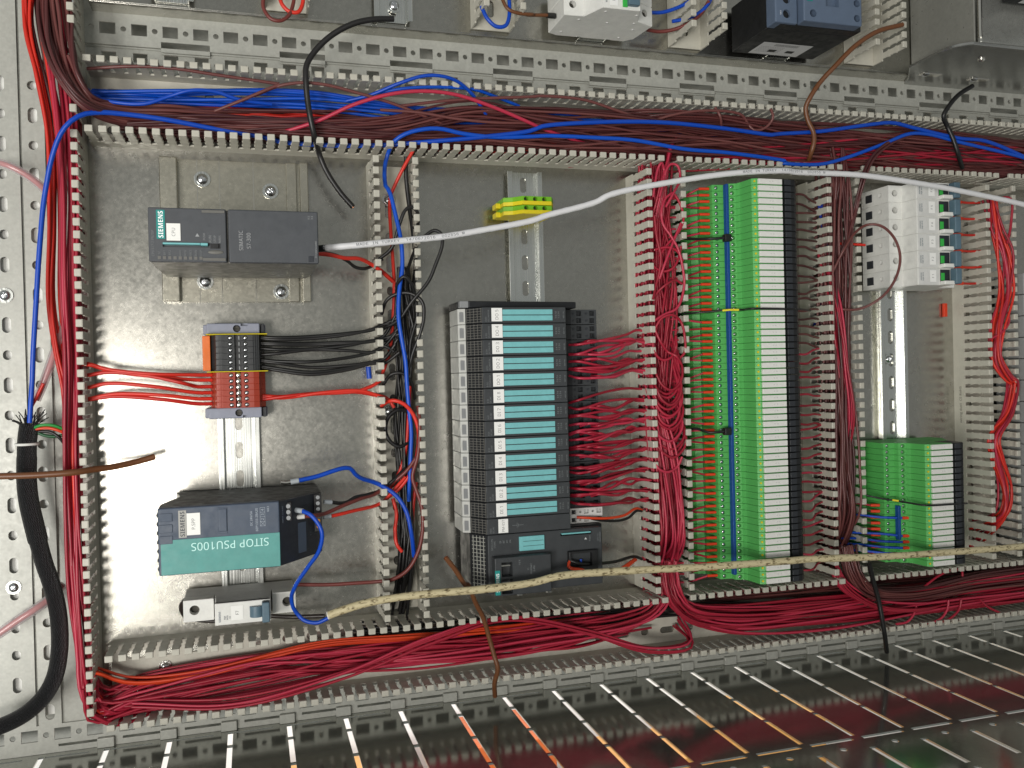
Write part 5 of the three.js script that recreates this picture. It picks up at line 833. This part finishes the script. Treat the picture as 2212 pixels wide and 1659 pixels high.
// wires at the power supply and the breaker
{
  const sup = (l, name, q, r, m, f, fm) => { const o = thing(name, l, 'wire', 'wires of the power supply'); part('insulation', tube(path(['c2', ...q]), r, 40, 8), m, o); if (f) part('ferrule', tube(path(['c2', ...f]), r * 1.2, 4, 9), fm, o); };
  sup('blue wire with bare crimped end standing above the power supply', 'blue_wire', [[355, 788, 0.074], [500, 755, 0.072], [650, 705, 0.070], [720, 688, 0.068], [765, 693, 0.066], [800, 735, 0.062], [850, 770, 0.056], [960, 805, 0.048], [1030, 840, 0.048], [1130, 912, 0.050], [1205, 1030, 0.052], [1245, 1200, 0.052], [1268, 1390, 0.044]], 0.0019, W.blue[0], [[355, 788, 0.074], [290, 800, 0.074]], MAT.ferruleGrey);
  single('crimped_tip', tube(path(['c2', [292, 800, 0.074], [255, 806, 0.074], [212, 803, 0.074]]), 0.0016, 8, 7), MAT.chrome, 'bare silver crimped tip of the blue wire above the power supply', 'ferrule');
  sup('black wire with grey ferrule leaving the power supply', 'black_wire', [[615, 960, 0.064], [680, 968, 0.062], [735, 960, 0.060], [800, 922, 0.056], [880, 905, 0.050], [965, 880, 0.040], [1010, 860, 0.036], [1100, 790, 0.040], [1200, 690, 0.036]], 0.0016, W.black[0], [[615, 960, 0.064], [555, 958, 0.066]], MAT.ferruleGrey);
  sup('brown wire with white ferrule leaving the power supply', 'brown_wire', [[400, 1072, 0.090], [470, 1065, 0.088], [560, 1050, 0.076], [700, 990, 0.066], [850, 930, 0.054], [965, 892, 0.042], [1060, 830, 0.038], [1200, 720, 0.042], [1290, 600, 0.044]], 0.0017, W.maroon[0], [[400, 1072, 0.090], [335, 1078, 0.090]], MAT.whiteLid);
  sup('red wire with grey ferrule leaving the power supply', 'red_wire', [[612, 1070, 0.062], [700, 1050, 0.058], [800, 1025, 0.052], [880, 1008, 0.046], [968, 985, 0.038], [1030, 950, 0.036], [1110, 860, 0.040], [1200, 760, 0.04]], 0.0016, W.red[1], [[612, 1070, 0.062], [545, 1078, 0.062]], MAT.ferruleGrey);
  wire('brown_wire', 'brown wire from the single breaker curving up through the black wired trunking', null, path(['c2', [340, 1612, 0.032], [600, 1612, 0.034], [800, 1600, 0.036], [980, 1588, 0.038], [1100, 1570, 0.044], [1220, 1492, 0.050], [1300, 1350, 0.051], [1335, 1180, 0.050], [1328, 1000, 0.048], [1280, 850, 0.046], [1255, 760, 0.046], [1295, 600, 0.048], [1310, 450, 0.048], [1310, 300, 0.048], [1298, 200, 0.044]]), 0.0017, W.maroon[0], 80);
  wire('black_wire', 'dark wire looping under the single breaker', null, path(['d1', [1460, 330, 0.022], [1432, 380, 0.018], [1460, 450, 0.014], [1600, 490, 0.014], [1800, 490, 0.016], [2100, 460, 0.020], 'd2', [100, 455, 0.022], [300, 462, 0.024], [560, 455, 0.03]]), 0.0019, wireMat(0x2a2320), 60);
}
// terminals: red feeds from the side trunking, black ones to the black wired trunking
{
  const yl = [1460, 1500, 1552, 1600, 1648, 1688];
  const q = [[[640, 1372], [700, 1372], [850, 1415], [1200, 1452]], [[640, 1372], [700, 1378], [900, 1432], [1300, 1480]], [[640, 1462], [700, 1462], [850, 1440], [1200, 1472], [1450, 1525]], [[640, 1562], [700, 1560], [850, 1528], [1200, 1550]], [[640, 1655], [700, 1650], [900, 1612], [1300, 1622]], [[640, 1665], [700, 1656], [900, 1632], [1300, 1656]]];
  const w6 = ['first', 'second', 'third', 'fourth', 'fifth', 'sixth'];
  q.forEach((l, i) => wire('red_wire', 'bright red wire to the ' + w6[i] + ' brick red terminal counted from the yellow divider', 'red feeds of the terminals', [...l.map(([x, y], k) => Z('b1', x, y, k < 1 ? 0.030 : 0.030 + 0.004 * k)), Z('b1', 1560, yl[i], 0.036), Z('b1', 1680, yl[i], 0.033)], 0.0016, W.red[i % 3], 40));
  const ends = [1100, 1100, 1190, 1190, 1190, 1280, 1280, 1360, 1360, 1365], st = [1160, 1172, 1205, 1215, 1250, 1300, 1340, 1352, 1390, 1402], sag = [20, 30, 12, 18, 30, -30, 40, 45, 60, 70];
  ends.forEach((e, i) => wire('black_wire', 'black wire from the black terminals to the black wired trunking', 'black wires of the terminals', [Z('b2', 55, st[i], 0.034), Z('b2', 180, st[i] + sag[i] * 0.3, 0.036), Z('b2', 450, (st[i] * 0.6 + e * 0.4) + sag[i], 0.036 + rr(-0.004, 0.004)), Z('b2', 750, st[i] * 0.3 + e * 0.7 + sag[i] * 0.6, 0.035), Z('b2', 945, e + rr(-6, 6), 0.034), Z('b2', 1030, e - 20 + rr(-30, 30), 0.034), Z('b2', 1120 + rr(-20, 40), e - 100 + rr(-120, 160), 0.038)], 0.0015, W.black[i % 2], 50));
  for (const [i, e] of [[0, [[60, 1625, 0.033], [200, 1632, 0.034], [500, 1610, 0.036], [800, 1592, 0.036], [880, 1570, 0.035], [958, 1535, 0.034], [1030, 1480, 0.032]]], [1, [[60, 1640, 0.033], [250, 1640, 0.034], [550, 1600, 0.037], [840, 1585, 0.036], [955, 1615, 0.034], [1060, 1650, 0.034], [1110, 1720, 0.036]]], [2, [[60, 1655, 0.033], [250, 1630, 0.036], [500, 1605, 0.034], [830, 1598, 0.035], [955, 1620, 0.033], [1040, 1640, 0.033]]]]) wire('red_wire', ['upper red wire from the brick red terminals to the black wired trunking', 'middle red wire from the brick red terminals to the black wired trunking', 'lower red wire from the brick red terminals to the black wired trunking'][i], 'red wires leaving the terminals', path(['b2', ...e]), 0.0016, W.red[i], 40);
  wire('red_wire', 'red wire from the foot of the controller to the black wired trunking', null, path(['b2', [500, 500, 0.062], [600, 510, 0.060], [720, 535, 0.056], [830, 540, 0.050], [935, 588, 0.038], [1010, 640, 0.034], [1100, 720, 0.03]]), 0.0018, W.red[1], 40);
  wire('black_wire', 'black wire from the foot of the controller sagging to the trunking', null, path(['b2', [500, 488, 0.058], [640, 510, 0.052], [740, 560, 0.046], [800, 606, 0.042], [870, 620, 0.040], [935, 596, 0.036], [1020, 540, 0.036]]), 0.0015, W.black[0], 40);
  wire('blue_wire', 'short blue wire stub beside the trunking left of the red wires', null, path(['b2', [905, 1395, 0.014], [914, 1490, 0.014]]), 0.0024, W.blue[0], 8);
}
// inside the black wired trunking
{
  const G = 'wires in the black wired trunking';
  strand({ name: 'black_wire', label: 'black wire running down the narrow trunking beside the power supply', group: G, pts: line([0.134, 0.10, 0.026], [0.127, -0.212, 0.024], 7), half: [0.006, 0.009, 0.009, 0.008, 0.007, 0.008, 0.009, 0.009], n: 16, r: 0.0014, mats: W.black, lift: 0.014, wander: 0.6, seg: 60 });
  const L = (l, nm, q, r, m) => wire(nm, l, G, path(q), r, m, 56);
  L('red wire running down the narrow trunking beside the blue wire', 'red_wire', ['a2', [1262, 1190, 0.034], [1180, 1335, 0.030], [1110, 1480, 0.024], 'b2', [1078, 60, 0.020], [1085, 350, 0.022], [1100, 550, 0.024], [1110, 750, 0.026], [1105, 950, 0.026], [1095, 1100, 0.026], [1070, 1290, 0.028], [1015, 1460, 0.030]], 0.0016, W.red[1]);
  L('black wire entering the narrow trunking from above', 'black_wire', ['a2', [1205, 1240, 0.026], [1205, 1400, 0.024], [1230, 1640, 0.022], 'b2', [1255, 300, 0.024], [1280, 600, 0.026], [1260, 780, 0.03]], 0.0021, W.black[0]);
  L('black wire loop high in the narrow trunking beside the white cable', 'black_wire', ['b2', [990, 545, 0.034], [1090, 455, 0.040], [1150, 275, 0.046], [1200, 155, 0.048], [1245, 130, 0.048], [1290, 165, 0.047], [1300, 250, 0.040], [1290, 330, 0.030]], 0.0016, W.black[1]);
  L('black wire loop bowing out past the trunking over the plate', 'black_wire', ['b2', [1290, 430, 0.038], [1345, 368, 0.052], [1430, 316, 0.060], [1482, 345, 0.062], [1490, 430, 0.062], [1440, 580, 0.060], [1380, 720, 0.058], [1250, 880, 0.054], [1150, 1020, 0.046], [1020, 1095, 0.036]], 0.0016, W.black[1]);
  L('black wire loop around the blue wire', 'black_wire', ['b2', [1130, 830, 0.040], [1135, 740, 0.050], [1190, 682, 0.056], [1250, 745, 0.054], [1278, 850, 0.048], [1290, 1000, 0.044], [1240, 1200, 0.042], [1230, 1380, 0.04]], 0.0016, W.black[0]);
  L('black wire loop spreading over the trunking fingers', 'black_wire', ['b2', [1010, 980, 0.034], [1050, 870, 0.042], [1130, 820, 0.046], [1240, 815, 0.05], [1330, 880, 0.052], [1345, 1000, 0.052], [1310, 1150, 0.05], [1260, 1280, 0.046], [1230, 1400, 0.042]], 0.0016, W.black[1]);
  L('black wire tracing a slanting arc in the narrow trunking', 'black_wire', ['b2', [1290, 430, 0.032], [1240, 560, 0.036], [1205, 680, 0.040], [1200, 800, 0.040], [1230, 960, 0.040], [1260, 1100, 0.040], [1210, 1350, 0.036]], 0.0015, W.black[0]);
  L('black wire arc beside the lower black terminals wires', 'black_wire', ['b2', [1020, 1540, 0.036], [1090, 1455, 0.042], [1180, 1450, 0.044], [1250, 1530, 0.042], [1275, 1650, 0.036]], 0.0015, W.black[0]);
  L('red wire in a big bow inside the narrow trunking', 'red_wire', ['c2', [1010, 200, 0.034], [1050, 168, 0.042], [1110, 155, 0.047], [1190, 185, 0.048], [1260, 265, 0.047], [1298, 370, 0.046], [1305, 460, 0.045], [1288, 600, 0.043], [1240, 730, 0.040], [1150, 850, 0.038], [1050, 930, 0.034]], 0.0018, W.red[1]);
  L('red wire passing inside the red bow', 'red_wire', ['c2', [1235, 40, 0.034], [1222, 300, 0.034], [1200, 550, 0.034], [1160, 700, 0.032], [1080, 850, 0.03]], 0.0016, W.red[2]);
  L('red wire with cut end low in the narrow trunking', 'red_wire', ['c2', [1100, 930, 0.034], [1128, 1050, 0.036], [1118, 1180, 0.038], [1130, 1290, 0.040], [1172, 1352, 0.040]], 0.0017, W.red[1]);
  L('red wire straight behind the blue one in the narrow trunking', 'red_wire', ['c2', [1285, 800, 0.030], [1265, 950, 0.030], [1255, 1100, 0.028], [1240, 1240, 0.024]], 0.0016, W.red[2]);
  L('black wire ring over the screw in the narrow trunking', 'black_wire', ['c2', [1230, 245, 0.034], [1140, 228, 0.036], [1065, 285, 0.036], [1040, 380, 0.036], [1070, 470, 0.036], [1150, 520, 0.036], [1225, 485, 0.034]], 0.0018, W.black[0]);
  L('short red wire joining the red run beside the controller wires', 'red_wire', ['b2', [1000, 628, 0.034], [1050, 670, 0.032], [1100, 715, 0.028]], 0.0016, W.red[1]);
}
// braided sleeve at the side frame
{
  const o = thing('braided_sleeve', 'thick black braided cable sleeve with frayed end and white tie beside the side frame', 'cable sleeve', null);
  const pts = path(['c1', [232, 340, 0.030], [215, 480, 0.030], [212, 620, 0.030], [212, 800, 0.030], [228, 950, 0.030], [285, 1200, 0.030], [352, 1450, 0.030], 'd1', [400, 180, 0.030], [452, 380, 0.030], [472, 560, 0.032], [470, 740, 0.034], [435, 930, 0.036], [350, 1090, 0.038], [200, 1230, 0.040], [0, 1330, 0.040], [-180, 1380, 0.04]]);
  const n = 128, braid = dataTex(n, (x, y) => { const a = (x * 8 + y * 16) % 1, b = (x * 8 - y * 16 + 16) % 1, v = 0.5 + 0.5 * Math.max(Math.sin(a * 6.283), Math.sin(b * 6.283)); return [v, v, v]; }, [0.03, 0.5]);
  const hair = dataTex(n, (x, y) => { const v = 0.06 + 0.34 * Math.pow(N2(x * 128, y * 128), 6) + 0.05 * N1(x * 64, y * 64); return [v, v, v * 1.06]; }, [0.03, 0.5], true);
  part('sleeve', tube(pts, 0.0066, 120, 18, (s) => s < 0.10 ? 1.08 : s < 0.35 ? 1.12 : 1.0 - 0.06 * (s - 0.35)), new THREE.MeshStandardMaterial({ color: 0xffffff, map: hair, roughness: 0.38, bumpMap: braid, bumpScale: 0.003 }), o);
  for (let i = 0; i < 26; i++) { const a = rr(0, 6.28), c = pts[0].clone().add(new V3(0.005 * Math.cos(a), -0.002, 0.005 * Math.sin(a))), e = c.clone().add(new V3(0.007 * Math.cos(a) + rr(-0.002, 0.003), rr(0.004, 0.014), 0.005 * Math.sin(a))); part('frayed_strand', tube([c, c.clone().lerp(e, 0.5).add(new V3(rr(-1, 1) * 0.001, 0.001, 0)), e], 0.0004, 6, 4), W.black[0], o); }
  const tp = Z('c1', 214, 500, 0.030); const tie = part('tie', new THREE.TorusGeometry(0.0080, 0.0011, 8, 28).rotateX(Math.PI / 2).translate(tp.x, tp.y, tp.z), MAT.white, o); tie.name = 'tie';
  const out = (l, m, q) => wire('sleeve_wire', l, 'wires leaving the braided sleeve', path(['c1', ...q]), 0.0013, m, 26);
  out('green wire curving out of the braided sleeve', W.green[0], [[270, 370, 0.034], [330, 350, 0.036], [420, 352, 0.036], [510, 385, 0.034], [560, 420, 0.03]]);
  out('orange red wire curving out of the braided sleeve', W.orange[0], [[280, 380, 0.033], [380, 372, 0.034], [460, 390, 0.034], [515, 415, 0.032], [560, 440, 0.03]]);
  out('dark green wire curving out of the braided sleeve', wireMat(0x14502a), [[280, 400, 0.030], [350, 430, 0.030], [420, 440, 0.030], [500, 430, 0.03]]);
  out('black wire curving out of the braided sleeve', W.black[0], [[290, 400, 0.030], [400, 405, 0.032], [470, 450, 0.032], [505, 490, 0.03]]);
  out('red wire leaving the braided sleeve beside the blue one', W.red[2], [[225, 340, 0.034], [240, 230, 0.036], [290, 130, 0.038], [345, 20, 0.04]]);
}
// red wires in clear spiral hose at the side frame
{
  const hose = (l, pts, r) => { const o = thing('clear_hose', l, 'hose', 'clear hoses with red wires'); part('red_core', tube(pts, r * 0.62, 40, 8), W.red[2], o); part('hose', tube(pts, r, 40, 12), MAT.clear, o); };
  hose('clear hose with red wire slanting behind the blue wire above the sleeve', path(['c1', [285, 150, 0.030], 'b1', [330, 1560, 0.030], [400, 1370, 0.030], [450, 1220, 0.028], [500, 1050, 0.024], [520, 900, 0.02]]), 0.0036);
  hose('clear hose with red wire crossing the side frame beside the upper slots', path(['a1', [-80, 1270, 0.030], [0, 1290, 0.032], [100, 1325, 0.034], [230, 1400, 0.032], [340, 1490, 0.028], [420, 1600, 0.02]]), 0.0034);
  hose('clear hose with red wire crossing the side frame beside the lower slots', path(['d1', [-80, 640, 0.030], [0, 590, 0.030], [150, 485, 0.030], [280, 400, 0.028], [390, 320, 0.022], [500, 200, 0.02]]), 0.0040);
}
// small items on the relay rows
{
  for (const [rg, y, l] of [['b3', 375, 'black clip with black wire on the blue link bar, upper one'], ['c3', 400, 'black clip with black wire on the blue link bar, lower one']]) {
    const o = thing('link_clip', l, 'clip', 'black clips on the link bar'), p = Z(rg, 1738, y, 0.0635);
    part('head', BX(p.x - 0.0035, p.x + 0.0035, p.y - 0.0035, p.y + 0.0035, 0.0595, 0.0660, 0.0008), MAT.black, o);
    part('lead', tube([p.clone().add(new V3(-0.003, 0, -0.001)), Z(rg, 1600, y + 8, 0.058), Z(rg, 1480, y - 5 + (y > 380 ? -18 : 14), 0.045), Z(rg, 1400, y + 6, 0.036)], 0.0013, 20, 7), W.black[0], o);
  }
  wire('black_wire', 'thin black wire laid across the long relay row', 'thin wires laid across the relay rows', path(['b3', [1390, 975, 0.040], [1500, 968, 0.052], [1640, 955, 0.060], [1750, 945, 0.066], [1850, 945, 0.074], [1930, 936, 0.0895], [2100, 936, 0.0905], 'b4', [300, 938, 0.0905], [425, 940, 0.084], [520, 950, 0.05]]), 0.0010, W.black[0], 60);
  wire('yellow_strand', 'yellow bit of the thin wire laid across the long relay row', null, path(['b3', [1700, 950, 0.0646], [1760, 945, 0.069], [1830, 945, 0.0750]]), 0.00105, MAT.yellow, 10);
  wire('black_wire', 'thin black wire laid across the short relay row', 'thin wires laid across the relay rows', path(['c4', [960, 905, 0.050], [1080, 930, 0.058], [1180, 945, 0.064], [1300, 965, 0.076], [1430, 985, 0.0890], [1500, 985, 0.0905], [1660, 975, 0.0905], [1760, 968, 0.078]]), 0.0010, W.black[0], 44);
  wire('yellow_strand', 'yellow bit of the thin wire laid across the short relay row', null, path(['c4', [1170, 942, 0.0650], [1220, 950, 0.069]]), 0.00105, MAT.yellow, 8);
  single('red_marker', BX(P(2040, 669, 0.004).x, P(2047, 669, 0.004).x, P(2043, 684, 0.004).y, P(2043, 655, 0.004).y, 0.0005, 0.0040, 0.0006), MAT.ferrule, 'red plastic strip lying beside the trunking under the breakers', 'marker');
}
// upper plate wires
wire('brown_wire', 'brown wire loop hanging from the upper trunking stub', null, path(['a2', [80, -60, 0.055], [75, 60, 0.055], [130, 145, 0.056], [200, 165, 0.056], [270, 130, 0.054], [310, 30, 0.05], [320, -60, 0.05]]), 0.0016, W.maroon[0], 36);
wire('red_wire', 'red wire loop in the upper trunking stub', null, path(['a2', [200, -60, 0.05], [220, 30, 0.052], [280, 90, 0.052], [350, 95, 0.052], [385, 30, 0.05], [390, -60, 0.05]]), 0.0017, W.red[1], 36);
wire('blue_wire', 'blue wire loop in the upper trunking stub beside the upper breaker', null, path(['a2', [1800, 50, 0.060], [1850, 150, 0.062], [1920, 210, 0.062], [1990, 205, 0.062], [2020, 130, 0.060], [2020, 0, 0.058], [2000, -60, 0.05]]), 0.0018, W.blue[0], 36);
wire('brown_wire', 'brown wire with dark sleeve entering the upper white breaker', null, path(['a2', [1960, -20, 0.06], [2010, 70, 0.062], [2100, 105, 0.062], [2212, 115, 0.060], 'a3', [150, 118, 0.058], [320, 120, 0.056]]), 0.0016, W.tan[0], 30);
wire('black_sleeve', 'dark sleeve where the brown wire enters the upper white breaker', null, path(['a3', [310, 122, 0.056], [372, 126, 0.054]]), 0.0026, W.black[1], 6);
wire('blue_wire', 'upper blue wire between the upper white breaker and the trunking stub', 'blue wires of the upper breaker', path(['a3', [1120, 100, 0.050], [1220, 98, 0.052], [1320, 70, 0.054], [1420, 20, 0.056], [1480, -60, 0.05]]), 0.0018, W.blue[0], 24);
wire('blue_wire', 'lower blue wire through the fingers of the upper trunking stub', 'blue wires of the upper breaker', path(['a3', [1300, 170, 0.046], [1420, 145, 0.05], [1510, 105, 0.054], [1580, 40, 0.056], [1620, -40, 0.05]]), 0.0018, W.blue[0], 24);
wire('brown_wire', 'red brown wire from the upper white breaker into the trunking stub', null, path(['a3', [1100, 235, 0.040], [1200, 250, 0.040], [1310, 235, 0.044], [1420, 190, 0.050], [1520, 120, 0.054], [1590, 10, 0.056]]), 0.0018, W.maroon[0], 26);
renderer.render(scene, camera);
